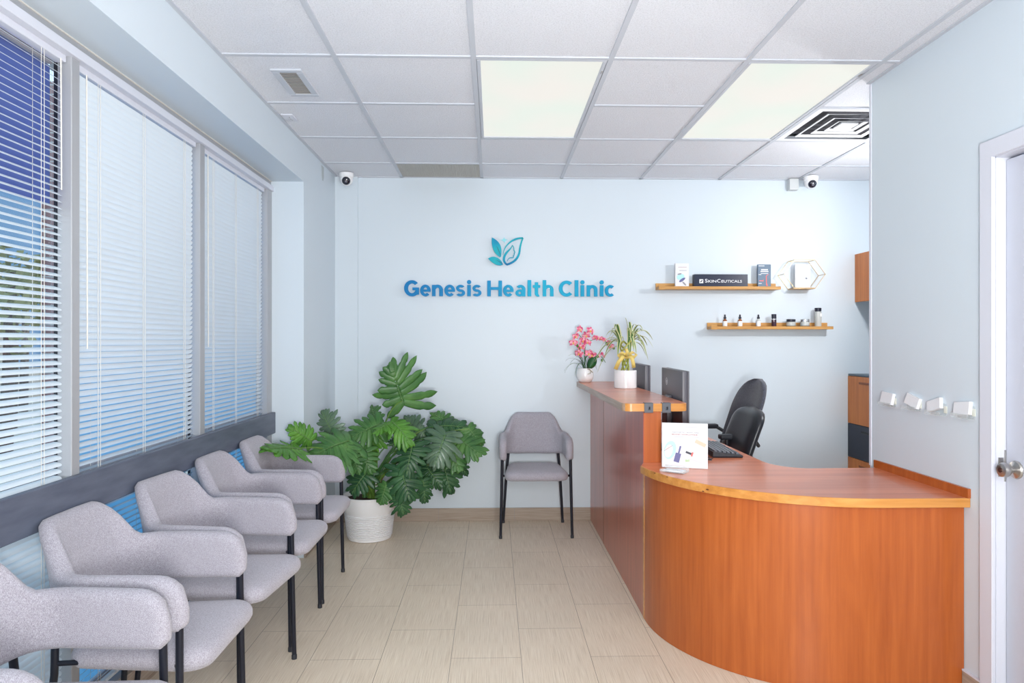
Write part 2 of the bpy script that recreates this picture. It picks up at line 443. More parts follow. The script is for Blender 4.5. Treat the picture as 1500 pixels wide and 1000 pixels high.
# egg-crate grille
x0, y0 = GX+S, GY+3*S
o = empty('return_grille', (x0+S/2, (y0+YB)/2, CZ), 0, 'grey egg-crate return air grille in the ceiling against the back wall', 'air vent')
hx, hy = S/2-.012, (YB-y0)/2-.012
m = MB(); m.box((-hx, -hy, .02), (hx, hy, .024)); m.build('backing', mat('grille_backing', (.16, .16, .15), .7), o, smooth=False)
m = MB()
for k in range(44):
    x = -hx+2*hx*k/43; m.box((x-.0012, -hy, .003), (x+.0012, hy, .02))
for k in range(30):
    y = -hy+2*hy*k/29; m.box((-hx, y-.0012, .003), (hx, y+.0012, .02))
m.build('egg_crate_core', mat('grille_metal', (.46, .46, .44), .5, .3), o, smooth=False)
# 4-way diffuser
x0, y0 = GX+5*S, GY+S
o = empty('ceiling_diffuser', (x0+S/2, y0+S/2, CZ), 0, 'white square four-way air diffuser with stepped vanes behind the partition corner', 'air vent')
h = S/2-.012
m = MB()
def ring(m, a, b, za, zb):
    ra = [(-a, -a, za), (a, -a, za), (a, a, za), (-a, a, za)]; rb = [(-b, -b, zb), (b, -b, zb), (b, b, zb), (-b, b, zb)]
    ra2 = [(p[0], p[1], p[2]+.003) for p in ra]; rb2 = [(p[0], p[1], p[2]+.003) for p in rb]
    R_ = m.loops([ra, rb, rb2, ra2, ra], False)
ring(m, h, h-.035, 0, 0)
for k, (a, b) in enumerate(((.208, .188), (.142, .122), (.086, .07))): ring(m, a, b, -.001, .006)
m.box((-.05, -.05, -.001), (.05, .05, .008), .003)
m.build('vanes', WHITEP, o, smooth=False)
m = MB(); m.box((-h, -h, .04), (h, h, .044)); m.build('backing', mat('duct_dark', (.05, .05, .06), .7), o, smooth=False)

# dome cameras
def dome(loc, aim, label):
    o = empty('security_camera', loc, 0, label, 'security camera', 'white dome security cameras')
    m = MB(); m.lathe([(.053, 0), (.0535, -.02), (.05, -.03), (.046, -.034)], 32); m.build('mounting_base', WHITEP, o)
    m = MB(); m.sphere((0, 0, -.045), .047, n=28, m=18); m.build('dome', WHITEP, o)
    a = Vector(aim).normalized(); q = a.to_track_quat('Z', 'Y').to_matrix().to_4x4()
    m = MB(); m.M = Matrix.Translation(Vector((0, 0, -.045))+a*.036) @ q
    m.lathe([(.031, 0), (.030, .006), (.024, .013), (.012, .0165), (.002, .0172)], 28); l = m.build('lens', BLACKGL, o)
    m = MB(); m.M = Matrix.Translation(Vector((0, 0, -.045))+a*.05) @ q
    m.lathe([(.009, 0), (.009, .005), (.006, .006)], 16); m.build('lens_ring', mat('lens_grey', (.15, .15, .18), .3), l)
    return o
dome((-1.09, 5.17, CZ), (.12, -1, -.55), 'white dome security camera in the left ceiling corner, dark lens towards the room')
m = MB(); m.box((2.27, 5.24, CZ-.085), (2.34, YB, CZ), .004)
c2 = dome((2.405, 5.18, CZ), (-.12, -1, -.55), 'white dome security camera above the reception shelves at the right')
tag(m.build('camera_junction_box', mat('pale_grey_box', (.6, .63, .64), .5)), 'small pale grey box on the wall left of the right camera', 'junction box')
# drip-shaped stain patch of sealant
m = MB(); m.prism([(4.86, 2.60), (4.93, 2.60), (4.93, 2.53), (4.91, 2.50), (4.885, 2.50), (4.87, 2.53)], XL-.001, XL+.0015, 'x')
tag(m.build('wall_patch', mat('grey_sealant', (.45, .50, .52), .6), smooth=False), 'small grey sealant smear high on the left wall by the corner', 'wall patch')

# ------------------------------------------------------------------ window wall
MULL = [(1.336, 1.382), (2.336, 2.382), (3.343, 3.398)]
bays = [(YW0, 1.336), (1.382, 2.336), (2.382, 3.343), (3.398, 4.33)]
m = MB()
for a, b in MULL: m.box((-1.447, a, .098), (-1.40, b, 2.322), .002, 1)
m.box((-1.50, 4.33, .098), (-1.40, YW1, 2.322), .002, 1)
m.box((-1.52, YW0, .06), (-1.41, YW1, .10)); m.box((-1.52, YW0, 2.345), (XW, YW1, ZS))
structure(m.build('trim_4', ALU, smooth=False), 'grey aluminium window mullions and head')
m = MB()
for a, b in MULL: m.box((-1.458, a, .098), (-1.4472, a+.017, 2.322)); m.box((-1.458, b-.017, .098), (-1.4472, b, 2.322))
structure(m.build('trim_7', BLKPL, smooth=False), 'black window gaskets')
m = MB(); m.box((-1.50, YW0, 2.316), (-1.385, YW1, 2.348), .002, 1); structure(m.build('trim_5', TRIMW, smooth=False), 'white window head trim')
m = MB(); m.box((XW-.001, YW0, ZS-.004), (XW+.006, YW1, ZS), .001, 1); structure(m.build('trim_6', mat('cream_sealant', (.72, .70, .66), .6), smooth=False))
for k, (a, b) in enumerate(bays):
    o = empty(f'window_{k+1}', (-1.475, (a+b)/2, .1)); structure(o)
    L_ = (b-a)/2
    m = MB(); m.box((-.008, -L_-.02, 0), (-.002, L_+.02, 2.22)); m.build('pane', GLASS, o, smooth=False)
    m = MB()
    m.box((-.025, -L_, .80), (.012, L_, .83)); m.box((-.025, -L_, 0), (.012, L_, .03)); m.box((-.025, -L_, 2.19), (.012, L_, 2.22))
    m.build('sash', ALUD, o, smooth=False)
    if k < 2:
        m = MB(); m.box((.001, -L_, 1.72), (.004, L_, 2.185)); m.build('tinted_film', FILMP, o, smooth=False)
    else:
        m = MB(); m.box((.001, -L_, .035), (.004, L_, .795)); m.box((.001, -L_, .835), (.004, L_, 2.185)); m.build('blue_film', FILMB, o, smooth=False)
m = MB(); m.box((-1.399, YW0, .792), (-1.376, YW1-.002, .925), .003, 1)
tag(m.build('chair_rail', SILLG), 'long dark grey rail board fixed across the windows behind the chairs', 'rail')

def blind(a, b, tilt, labels, gaps=0., n_top=2.295, n_bot=.13, wand=None, wl=.95):
    L_ = b-a
    o = empty('window_blind', (-1.432, (a+b)/2, n_top), 0, labels, 'blind', 'white venetian blinds')
    m = MB(); m.box((-.018, -L_/2, -.002), (.018, L_/2, .022), .002, 1); m.build('head_rail', TRIMW, o, smooth=False)
    m = MB(); pitch = .0222; n = int((n_top-n_bot)/pitch)
    for i in range(n):
        z = -.018-i*pitch; t = R(tilt(n_top+z)) if callable(tilt) else R(tilt)
        w = .0125; c, s_ = math.cos(t), math.sin(t)
        pr = []
        for k in range(5):
            u = -1+k/2; h_ = .0018*(1-u*u)
            pr.append((w*u*c-h_*s_, w*u*s_+h_*c))
        ends = []
        for y, sc in ((-L_/2+.002, .35), (-L_/2+.008, .8), (-L_/2+.018, 1), (L_/2-.018, 1), (L_/2-.008, .8), (L_/2-.002, .35)):
            ends.append([(x*sc, y, z+zz*sc) for x, zz in pr])
        m.loops(ends, False, False)
    m.build('slats', SLAT, o, True, 60)
    m = MB()
    for y in (-L_/2+.13, -L_*.02, L_/2-.12):
        for x in (-.0135, .0135):
            m.tube([(x, y, 0), (x, y, -(n_top-n_bot))], .0009, 5)
        m.tube([(.015, y+.012, 0), (.015, y+.012, -(n_top-n_bot))], .0009, 5)
    m.build('ladder_cord', CORD, o)
    m = MB(); m.box((-.011, -L_/2, -(n_top-n_bot)-.012), (.011, L_/2, -(n_top-n_bot)+.0), .002, 1); m.build('bottom_rail', SLAT, o, smooth=False)
    if wand is not None:
        m = MB(); m.tube([(.020, wand, .0), (.022, wand, -wl)], .0024, 6); m.build('tilt_wand', CORD, o)
    return o
open_t = lambda z: -33
def closed_t(z): return 62 if z > 1.45 else (62-(1.45-z)*20 if z > .93 else 40)
blind(bays[0][0]+.01, bays[0][1]-.01, open_t, 'open white venetian blind in the window bay nearest the photographer')
blind(bays[1][0]+.005, bays[1][1]-.005, open_t, 'open white venetian blind with brick and blue showing through, leftmost in view', wand=.44, wl=.43)
blind(bays[2][0]+.012, bays[2][1]-.012, closed_t, 'nearly closed white venetian blind in the middle bay between two mullions', wand=-.42)
blind(bays[3][0]+.012, bays[3][1]-.012, closed_t, 'nearly closed white venetian blind in the bay farthest from the camera', wand=-.40)
# cord cleats
# exterior
m = MB(); m.box((-30, -12, -.2), (-1.75, 30, -.12)); structure(m.build('pavement', mat('pavement', (.62, .54, .45), .9), smooth=False))
BRICK = mat('brick_pink_brown', (.40, .25, .22), .9)
def brickm():
    N, L, b = nodes(BRICK); br = N.new('ShaderNodeTexBrick'); 
    tc = N.new('ShaderNodeTexCoord'); sp = N.new('ShaderNodeSeparateXYZ'); cb = N.new('ShaderNodeCombineXYZ'); ad = N.new('ShaderNodeMath')
    L.new(tc.outputs['Object'], sp.inputs[0]); L.new(sp.outputs['X'], ad.inputs[0]); L.new(sp.outputs['Y'], ad.inputs[1]); L.new(ad.outputs[0], cb.inputs['X']); L.new(sp.outputs['Z'], cb.inputs['Y'])
    L.new(cb.outputs[0], br.inputs['Vector']); br.inputs['Scale'].default_value = 1; br.inputs['Brick Width'].default_value = .2; br.inputs['Row Height'].default_value = .075
    br.inputs['Mortar Size'].default_value = .006
    br.inputs['Color1'].default_value = (.42, .25, .23, 1); br.inputs['Color2'].default_value = (.30, .16, .16, 1); br.inputs['Mortar'].default_value = (.55, .5, .48, 1)
    L.new(br.outputs['Color'], b.inputs['Base Color'])
brickm()
m = MB(); m.box((-3.525, 5.5, -.12), (-3.0, 6.0, 3.4)); o = tag(m.build('brick_pillar', BRICK, smooth=False), 'pinkish brown brick pillar outside the leftmost window', 'pillar')
m = MB(); m.box((-13, -6, -.12), (-12, 34, 2.0)); m.mi = 1; m.box((-13, -6, 2.0), (-12.1, 34, 7.0))
for k in range(14): m.box((-12.0, -4+k*2.4, .7), (-11.97, -4+k*2.4+1.4, 1.8))
o = tag(m.build('street_building', [mat('tan_facade', (.60, .50, .42), .9), mat('facade_glass', (.16, .30, .48), .5)], smooth=False), 'tan building with blue glass upper storeys across the street outside', 'building')
for k, (x, y, h_) in enumerate(((-8, 11.7, 3.3), (-6.4, 9.25, 2.5), (-10, 15.0, 3.6))):
    o = empty('street_tree', (x, y, -.12), 0, ['olive brown leafy tree across the pavement, left in the open blind', 'larger olive tree beyond the brick pillar', 'small olive tree farthest along the pavement'][k], 'tree', 'trees outside the window')
    m = MB(); m.tube([(0, 0, 0), (.05, 0, h_*.5), (0, .05, h_*.8)], [.09, .07, .04], 8); m.build('trunk', mat('bark', (.12, .08, .06), .9), o)
    m = MB()
    for q in range(260):
        a, e, r = rng.random()*2*PI, rng.uniform(-1, 1), rng.random()**.4*.85
        p = Vector((r*math.cos(a)*math.sqrt(1-e*e), r*math.sin(a)*math.sqrt(1-e*e), h_*.75+e*r*.7)); d = Vector((rng.gauss(0, 1), rng.gauss(0, 1), rng.gauss(0, 1))).normalized()
        u = d.orthogonal().normalized()*.09; w_ = d.cross(u).normalized()*.06
        m.face([m._v(p-u), m._v(p+w_), m._v(p+u), m._v(p-w_)])
    m.build('crown', mat('olive_foliage', (.30, .29, .13), .8), o, smooth=False)

# ------------------------------------------------------------------ upholstered chair
def make_chair(label, group='grey upholstered waiting chairs'):
    root = empty('waiting_chair', (0, 0, 0), 0, label, 'chair', group)
    # shell plan path (right half mirrored), s from left arm front round the back to right arm front
    pts = []
    xa, yf, yb, rc = .233, -.200, .207, .125
    n1 = 14
    for i in range(n1): pts.append((-xa+.006*math.sin(PI*i/(n1-1))*0, yf+(yb-rc-yf)*i/(n1-1)))
    for i in range(1, 11):
        a = PI-(PI/2)*i/10; pts.append((-xa+rc+rc*math.cos(a), yb-rc+rc*math.sin(a)))
    for i in range(1, 9): pts.append((-xa+rc+(2*xa-2*rc)*i/8, yb+.012*math.sin(PI*i/8)))
    for i in range(1, 11):
        a = PI/2-(PI/2)*i/10; pts.append((xa-rc+rc*math.cos(a), yb-rc+rc*math.sin(a)))
    for i in range(1, n1): pts.append((xa, yb-rc+(yf-(yb-rc))*i/(n1-1)))
    # arc length
    S_ = [0]
    for a, b in zip(pts, pts[1:]): S_.append(S_[-1]+math.dist(a, b))
    T = S_[-1]
    rings = []
    sm = lambda x: max(0, min(1, x))**2*(3-2*max(0, min(1, x)))
    ins = [(0, .0), (0, .006), (0, .016), (0, .03)]
    N_ = len(pts)
    for i, (p, s) in enumerate(zip(pts, S_)):
        e = min(s, T-s)                       # distance from arm end
        q0, q1 = pts[max(i-1, 0)], pts[min(i+1, N_-1)]
        t = Vector((q1[0]-q0[0], q1[1]-q0[1], 0)).normalized(); nrm = Vector((-t.y, t.x, 0))   # outward
        back = sm((e-.355)/.12)                # 0 on arm, 1 on the back
        zt = .695+.004*math.sin(e*6)+(.832-.695)*back
        rr = .085
        if e < rr: zt -= rr-math.sqrt(max(0, rr*rr-(rr-e)**2))
        rb = .03; zb = .535-.008*back
        if e < rb: zb += (rb-math.sqrt(max(0, rb*rb-(rb-e)**2)))*.8
        th = .026*(.35+.65*min(1, math.sqrt(e/.022)) if e < .022 else 1)
        lean = .066*back
        c0 = Vector((p[0], p[1], 0))
        ring = []
        hgt = zt-zb; cr = min(.024, hgt*.35)
        prof = []
        for k in range(7):                    # top round
            a = PI*k/6; prof.append((math.cos(a)*th, zt-cr+math.sin(a)*cr))
        for k in range(1, 5): prof.append((-th, zt-cr-(hgt-2*cr)*k/5))
        for k in range(7):
            a = PI+PI*k/6; prof.append((math.cos(a)*th, zb+cr+math.sin(a)*cr))
        for k in range(1, 5): prof.append((th, zb+cr+(hgt-2*cr)*k/5))
        for (o_, z) in prof:
            f = (z-.53)/.30
            ring.append(c0+nrm*(o_+lean*f*f*.6+lean*f*.4)+Vector((0, 0, z)))
        rings.append(ring)
    m = MB(); m.loops(rings, True); sh = m.build('backrest_shell', FABRIC, root, True, 80)
    # seat cushion
    def rrect(hx_f, hx_b, y0, y1, r, z, n=7):
        P = []
        for (cx, cy, a0, hx) in ((1, 0, -90, hx_f), (1, 1, 0, hx_b), (-1, 1, 90, hx_b), (-1, 0, 180, hx_f)):
            for k in range(n):
                a = R(a0+90*k/(n-1)); x = cx*(hx-r)+r*math.cos(a); y = (y1-r if cy else y0+r)+r*math.sin(a)
                P.append((x, y, z))
        return P
    m = MB(); prof = [(-.022, .405), (-.008, .41), (0, .425), (.0, .442), (-.006, .456), (-.02, .466), (-.05, .4735), (-.10, .477)]
    m.loops([rrect(.222+d, .195+d, -.247-d, .185+d, .07 + (d if d > -.05 else -.03), z) for d, z in prof], True)
    m.build('seat', FABRIC, root, True, 60)
    for sx in (-1, 1):
        m = MB(); m.tube([(sx*.238, -.177, .56), (sx*.243, -.18, .3), (sx*.25, -.185, .012)], [.011, .0105, .0095], 12); l = m.build('front_leg', BLKMET, root)
        m = MB(); m.lathe([(.0115, 0), (.0115, .016), (.010, .02)], 12, (sx*.25, -.185, 0)); m.build('foot_cap', BLKPL, l)
        m = MB(); m.tube([(sx*.185, .205, .56), (sx*.20, .20, .40), (sx*.225, .232, .012)], [.011, .0105, .0095], 12); l = m.build('rear_leg', BLKMET, root)
        m = MB(); m.lathe([(.0115, 0), (.0115, .016), (.010, .02)], 12, (sx*.225, .232, 0)); m.build('foot_cap', BLKPL, l)
    m = MB()
    for sx in (-1, 1): m.tube([(sx*.241, -.18, .435), (sx*.19, -.14, .424), (sx*.16, .0, .424), (sx*.195, .20, .43)], .008, 8)
    m.tube([(-.19, -.13, .424), (.19, -.13, .424)], .008, 8); m.tube([(-.17, .10, .424), (.17, .10, .424)], .008, 8)
    m.build('seat_frame', BLKMET, root)
    return root
ch0 = make_chair('grey upholstered armchair alone against the back wall, facing the camera')
ch0.location = (.30, 5.0, 0)
rowlab = ['grey upholstered armchair nearest the camera, cut off by the left edge', 'grey upholstered armchair second from the camera in the window row',
          'grey upholstered armchair in the middle of the window row of five', 'grey upholstered armchair second from the plant in the window row',
          'grey upholstered armchair at the far end of the window row, under the plant leaves']
for lb, (x, y, rz) in zip(rowlab, ((-1.092, 1.685, 86.5), (-1.078, 2.25, 90), (-1.070, 2.785, 84), (-1.08, 3.34, 89.5), (-1.08, 3.895, 90))):
    c = copy_tree(ch0); c.location = (x, y, 0); c.rotation_euler = (0, 0, R(rz)); c['label'] = lb

# ------------------------------------------------------------------ reception desk
DZ = .769
desk = empty('reception_desk', (1.2, 3.4, 0), 0, 'curved cherry reception desk with raised counter and amber wooden edge', 'desk')
DO = Matrix.Translation((-1.2, -3.4, 0))
def D(): 
    m = MB(); m.M = DO.copy(); return m
CX, CY = 1.5, 3.396
def arc(rad, a0, a1, n=40): return [(CX-rad*math.cos(R(a0+(a1-a0)*i/n)), CY-rad*math.sin(R(a0+(a1-a0)*i/n))) for i in range(n+1)]
outer = arc(.788, 4.8, 90)
inner = [(CX+.0, 3.24)]+[(1.35+.16-.16*math.sin(R(a)), 3.24+.20-.20*math.cos(R(a))) for a in range(10, 91, 10)]
poly = outer+[(XR-.001, 2.608), (XR-.001, 3.25)]+inner+[(1.35, YB-.003), (.832, YB-.003), (.832, 3.418), (.745, 3.418)]
m = D(); m.prism(poly, DZ-.036, DZ); m.build('worktop', CHERRYT, desk, True, 30)
band = outer+[(XR-.002, 2.608)]
bo = arc(.791, 4.6, 90)+[(XR-.002, 2.605)]
m = D(); rings = []
for (x0, y0), (x1, y1) in zip(band, bo): rings.append([(x0, y0, DZ-.0362), (x1, y1, DZ-.0345), (x1, y1, DZ-.0015), (x0, y0, DZ+.0004)])
m.loops(rings, True)
m.mi = 1
for th, z, r in ((40.5, -.02, .004), (17, -.004, .003), (24, -.004, .0025), (39, -.031, .003)):
    x, y = CX-.7915*math.cos(R(th)), CY-.7915*math.sin(R(th)); m.sphere((x, y, DZ+z), r, 1.8, 1.8, .8, 8, 6)
eb = m.build('edge_band', [AMBER, mat('dark_knot', (.16, .05, .015), .6)], desk, True, 30)
tag(eb, 'amber wooden edge band with small dark knots')
# curved front panel
po = arc(.755, 0, 90, 48)+[(XR-.002, 2.641)]; pi_ = arc(.737, 0, 90, 48)+[(XR-.002, 2.659)]
m = D(); m.loops([[(x0, y0, 0.001), (x0, y0, DZ-.036), (x1, y1, DZ-.036), (x1, y1, 0.001)] for (x0, y0), (x1, y1) in zip(po, pi_)], True)
m.build('curved_front_panel', CHERRY, desk, True, 30)
# knee wall
m = D(); m.box((.745, 3.42, 0.001), (.834, YB-.002, 1.024)); m.build('side_panel', CHERRYD, desk, smooth=False)
m = D(); m.box((.7435, 3.395, 0.001), (.7455, 3.424, DZ-.037)); m.build('joint_strip', AMBER, desk, smooth=False)
m = D(); m.box((.744, 4.66, 0.001), (.7455, 4.664, 1.024)); m.build('panel_seam', mat('seam_dark', (.08, .02, .015), .6), desk, smooth=False)
m = D(); m.box((.7475, 3.416, DZ), (.8325, 3.421, 1.024)); m.build('end_panel', CHERRY, desk, smooth=False)
# raised counter
def rcounter(x0, x1, y0, y1, r):
    P = []
    for cx, cy, a0 in ((x0+r, y0+r, 180), (x1-r, y0+r, 270)):
        P += [(cx+r*math.cos(R(a0+90*k/8)), cy+r*math.sin(R(a0+90*k/8))) for k in range(9)]
    return P+[(x1, y1), (x0, y1)]
CT = 1.063
m = D(); m.prism(rcounter(.6415, .9645, 3.4035, YB-.002, .045), CT-.039, CT); m.build('raised_counter', CHERRYT, desk, True, 30)
P0 = rcounter(.6415, .9645, 3.4035, YB-.002, .045); P1 = rcounter(.639, .967, 3.401, YB-.002, .047)
m = D(); k0, k1 = 4, 15
seq = [(P0[-1], P1[-1])]+list(zip(P0, P1))[:k0+1]
m.loops([[(a[0], a[1], CT-.0392), (b[0], b[1], CT-.038), (b[0], b[1], CT-.001), (a[0], a[1], CT+.0003)] for a, b in seq], True)
m.build('counter_side_edge', OAKT, desk, True, 30)
m = D(); seq = list(zip(P0, P1))[k0:18]+[(P0[18], P1[18])]
m.loops([[(a[0], a[1], CT-.0392), (b[0], b[1], CT-.038), (b[0], b[1], CT-.001), (a[0], a[1], CT+.0003)] for a, b in seq], True)
m.build('counter_front_edge', AMBER, desk, True, 30)
# upstand along the right wall
m = D(); m.prism([(2.604, DZ), (3.262, DZ), (3.262, DZ+.036), (2.604, DZ+.036)], XR-.012, XR-.0005, 'x'); m.build('upstand', CHERRY, desk, smooth=False)
m = D(); m.box((1.30, 3.6, 0.001), (1.318, YB-.002, DZ-.036)) if False else m.box((XR-.40, 3.20, 0.001), (XR-.002, 3.218, DZ-.036)); m.build('inner_support', CHERRYD, desk, smooth=False)
# counter clips
for x, lb in ((.745, 'grey metal clip hook on the counter front edge, left one'), (.833, 'grey metal clip hook on the counter front edge, right one')):
    o = empty('counter_clip', (x+.022, 3.40, CT), 0, lb, 'clip', 'grey clips on the counter edge')
    m = MB(); m.box((-.022, -.004, -.044), (.022, 0, .002), .001, 1); m.box((-.022, -.004, .0005), (.022, .03, .0035), .001, 1); m.box((-.022, -.004, -.0455), (.022, .018, -.0425), .001, 1); m.build('bracket', mat('clip_grey', (.10, .105, .12), .45, .3), o, smooth=False)
    m = MB(); m.tube([(.002, -.004, -.022), (.002, -.016, -.024), (.002, -.018, -.014)], .0028, 8); m.lathe([(.006, 0), (.006, .002)], 12, (.002, -.006, -.030)); m.build('hook', BLKPL, o)

# ------------------------------------------------------------------ cabinets
o = empty('wall_cabinet', (2.96, 5.0, 1.677), 0, 'orange wood wall cabinet hanging in the reception corner', 'cabinet')
m = MB(); m.box((-.137, -.55, 0), (.187, .299, .366)); m.build('body', mat('cabinet_white', (.7, .72, .72), .5), o, smooth=False)
m = MB(); m.box((-.155, -.10, -.002), (-.138, .298, .368), .001, 1); m.build('door', ORANGE, o, smooth=False)
m = MB(); m.box((-.155, -.55, -.002), (-.138, -.104, .368), .001, 1); m.build('door', ORANGE, o, smooth=False)
o = empty('drawer_cabinet', (2.95, 5.0, 0), 0, 'tall drawer cabinet with orange and navy fronts in the reception corner', 'cabinet')
m = MB(); m.box((-.18, -.5, 0.001), (.197, .298, 1.105)); m.build('body', mat('cabinet_grey', (.3, .33, .36), .5), o, smooth=False)
m = MB(); m.box((-.198, -.51, 1.106), (.197, .298, 1.121), .002, 1); m.build('top', mat('slate_top', (.08, .12, .16), .4), o, smooth=False)
for z0, z1, mm, hm in ((.742, 1.104, ORANGE, 'h1'), (.483, .738, NAVY, 'h2'), (.10, .479, ORANGE, 'h3')):
    m = MB(); m.box((-.20, -.5, z0), (-.181, .298, z1), .001, 1); d = m.build('drawer', mm, o, smooth=False)
    zz = z1-.045; hmz = mat('brown_groove', (.25, .07, .02), .5) if mm is ORANGE else mat('black_groove', (.005, .006, .012), .4)
    m = MB(); m.box((-.206, -.35, zz-.010), (-.199, .13 if mm is ORANGE else .10, zz+.006), .002, 1); m.build('handle', hmz, d, smooth=False)

# ------------------------------------------------------------------ door
o = structure(empty('door_1', (XR, (YD0+YD1)/2, 0)))
hy = (YD1-YD0)/2
m = MB()
m.box((-.014, hy, 0), (0, hy+.065, 2.108), .002, 1); m.box((-.014, -hy-.065, 0), (0, -hy, 2.108), .002, 1); m.box((-.0145, -hy-.065, 2.043), (0, hy+.065, 2.108), .002, 1)
m.build('casing', TRIMW, o, smooth=False)
m = MB(); m.box((-.001, hy-.004, 0), (.13, hy+.001, 2.043)); m.box((-.001, -hy-.001, 0), (.13, -hy+.004, 2.043)); m.box((-.001, -hy, 2.039), (.13, hy, 2.044)); m.build('jamb', TRIMW, o, smooth=False)
m = MB(); m.box((.034, -hy+.006, .008), (.072, hy-.007, 2.030), .002, 1); m.build('slab', DOORW, o, smooth=False)
ky, kz = 2.415-(YD0+YD1)/2, .913
m = MB(); m.M = Matrix.Translation((.034, ky, kz)) @ Matrix.Rotation(-PI/2, 4, 'Y')
m.lathe([(.032, 0), (.033, .004), (.030, .010), (.018, .014), (.0125, .017), (.0125, .026), (.019, .031), (.0255, .041), (.0265, .050), (.024, .058), (.016, .061), (.006, .0612)], 36)
kn = m.build('door_knob', CHROME, o)
m = MB(); m.M = Matrix.Translation((.034-.061, ky, kz)) @ Matrix.Rotation(-PI/2, 4, 'Y'); m.lathe([(.009, 0), (.009, .002), (.004, .0025)], 20); m.box((-.006, -.001, .002), (.006, .001, .003)); m.build('key_cylinder', mat('dark_bronze', (.12, .07, .06), .3, .8), kn)
m = MB(); m.box((.006, hy-.0065, kz-.035), (.026, hy-.0035, kz+.035), .001, 1); m.build('strike_plate', CHROME, o, smooth=False)
m = MB(); m.box((.028, hy-.0075, kz-.052), (.034, hy-.002, kz+.062), .001, 1); m.build('latch_guard', CHROME, o, smooth=False)

# ------------------------------------------------------------------ wall sign
sign = empty('clinic_wall_sign', (.124, YB, 1.714), 0, 'blue and teal raised clinic name lettering with a leaf emblem on the back wall', 'sign')
def arc_piece(m, cx, cy, rx, ry, a0, a1, tv, th, f, n=26):
    rings = []
    for i in range(n+1):
        a = R(a0+(a1-a0)*i/n); c, s_ = math.cos(a), math.sin(a)
        o_, i_ = (cx+rx*c, cy+ry*s_), (cx+(rx-tv)*c, cy+(ry-th)*s_)
        rings.append([f(*o_, 0), f(*i_, 0), f(*i_, 1), f(*o_, 1)])
    m.loops(rings, True)
def glyph(ch, f0):
    m = MB(); cnt = [0]
    def f(x, z, k): return f0(x, z, k*(1+.018*cnt[0]))
    def rect(x0, y0, x1, y1):
        cnt[0] += 1
        m.loops([[f(x0, y0, k), f(x1, y0, k), f(x1, y1, k), f(x0, y1, k)] for k in (0, 1)], True)
    def A_(*a):
        cnt[0] += 1; arc_piece(m, *a, f)
    if ch == 'H': rect(0, 0, .235, 1); rect(.715, 0, .95, 1); rect(.23, .41, .72, .59)
    elif ch == 'l': rect(0, 0, .24, 1.04)
    elif ch == 'i':
        rect(.01, 0, .245, .72)
        m.loops([[f(.128+.14*math.cos(2*PI*i/24), .905+.135*math.sin(2*PI*i/24), k) for i in range(24)] for k in (0, 1)], True)
    elif ch in 'nh': rect(0, 0, .23, .72 if ch == 'n' else 1.04); rect(.47, 0, .70, .42); A_(.36, .41, .34, .325, 0, 165, .23, .19)
    elif ch == 'e': A_(.34, .36, .34, .375, 0, 318, .215, .17); rect(.15, .285, .675, .42)
    elif ch == 'c': A_(.35, .36, .35, .375, 48, 312, .22, .18)
    elif ch == 'a': rect(.42, 0, .645, .46); A_(.335, .45, .31, .285, 0, 148, .225, .17); A_(.28, .215, .28, .225, 0, 360, .20, .145)
    elif ch == 's': A_(.315, .5075, .285, .2225, 32, 270, .19, .155); A_(.30, .215, .305, .225, 90, -148, .19, .155)
    elif ch == 't': rect(.12, .19, .345, .90); rect(0, .55, .48, .72); A_(.345, .20, .225, .215, 180, 292, .22, .175)
    elif ch == 'G': A_(.50, .5, .5, .515, 42, 335, .25, .205); rect(.53, .38, .945, .55); rect(.715, .10, .945, .55)
    elif ch == 'C': A_(.5, .5, .5, .515, 44, 316, .25, .205)
    return m
U = .001255       # metres per unit of the measured lettering layout, 95 units = cap height
for ch, x in zip('GenesisHealthClinic', (93, 189, 261, 336, 404, 473, 503, 595, 691, 766, 840, 872, 932, 1030, 1127, 1162, 1200, 1280, 1311)):
    f = lambda X, Z, k, x=x: (-.801+(x-93)*U+X*95*U, -.022-.012*k, Z*.119)
    g = glyph(ch, f).build('letter', TEAL, sign, smooth=False)
# emblem: pixel-free outline in its own 0..1 units, 0.348 m wide
def emb(name, poly, mm, parent=sign, t=.010, y=-.022):
    # poly given in emblem units (x right, z down) over a 93 x 71 grid
    P = [((x-41.2)*.00389+.118-.124, (71-z)*.00402+1.880-1.714) for x, z in poly]
    m = MB(); m.prism(P, y-t, y, 'y'); return m.build(name, mm, parent, smooth=False)
def q(p0, c, p1, n=8): return [tuple(p) for p in [((1-t)**2*p0[0]+2*t*(1-t)*c[0]+t*t*p1[0], (1-t)**2*p0[1]+2*t*(1-t)*c[1]+t*t*p1[1]) for t in [i/n for i in range(n)]]]
# coordinates measured in a 1333x1000 enlargement, divided by 13.33 and shifted
def E(*pts): return [((x/13.33)-10.5, (y/13.33)-12.5) for x, y in pts]
def outline(*segs):
    P = []
    for a, c, b in segs:
        (A, C_, B) = E(a, c, b); P += q(A, C_, B)
    return P
lf = emb('tall_leaf', outline(((245, 180), (420, 250), (478, 400)), ((478, 400), (515, 510), (485, 655)), ((485, 655), (455, 690), (450, 670)), ((450, 670), (210, 530), (245, 180))), TEALV)
emb('leaf_vein', outline(((360, 385), (430, 480), (485, 655)), ((485, 655), (455, 600), (360, 385))), mat('vein_dark_teal', (.0, .05, .09), .4), lf, .002, -.032)
lf = emb('low_leaf', outline(((145, 712), (300, 610), (450, 730)), ((450, 730), (515, 790), (535, 860)), ((535, 860), (480, 900), (380, 875)), ((380, 875), (260, 830), (145, 712))), TEALV)
emb('leaf_vein', outline(((335, 745), (450, 765), (535, 860)), ((535, 860), (430, 780), (335, 745))), MATS['vein_dark_teal'], lf, .002, -.032)
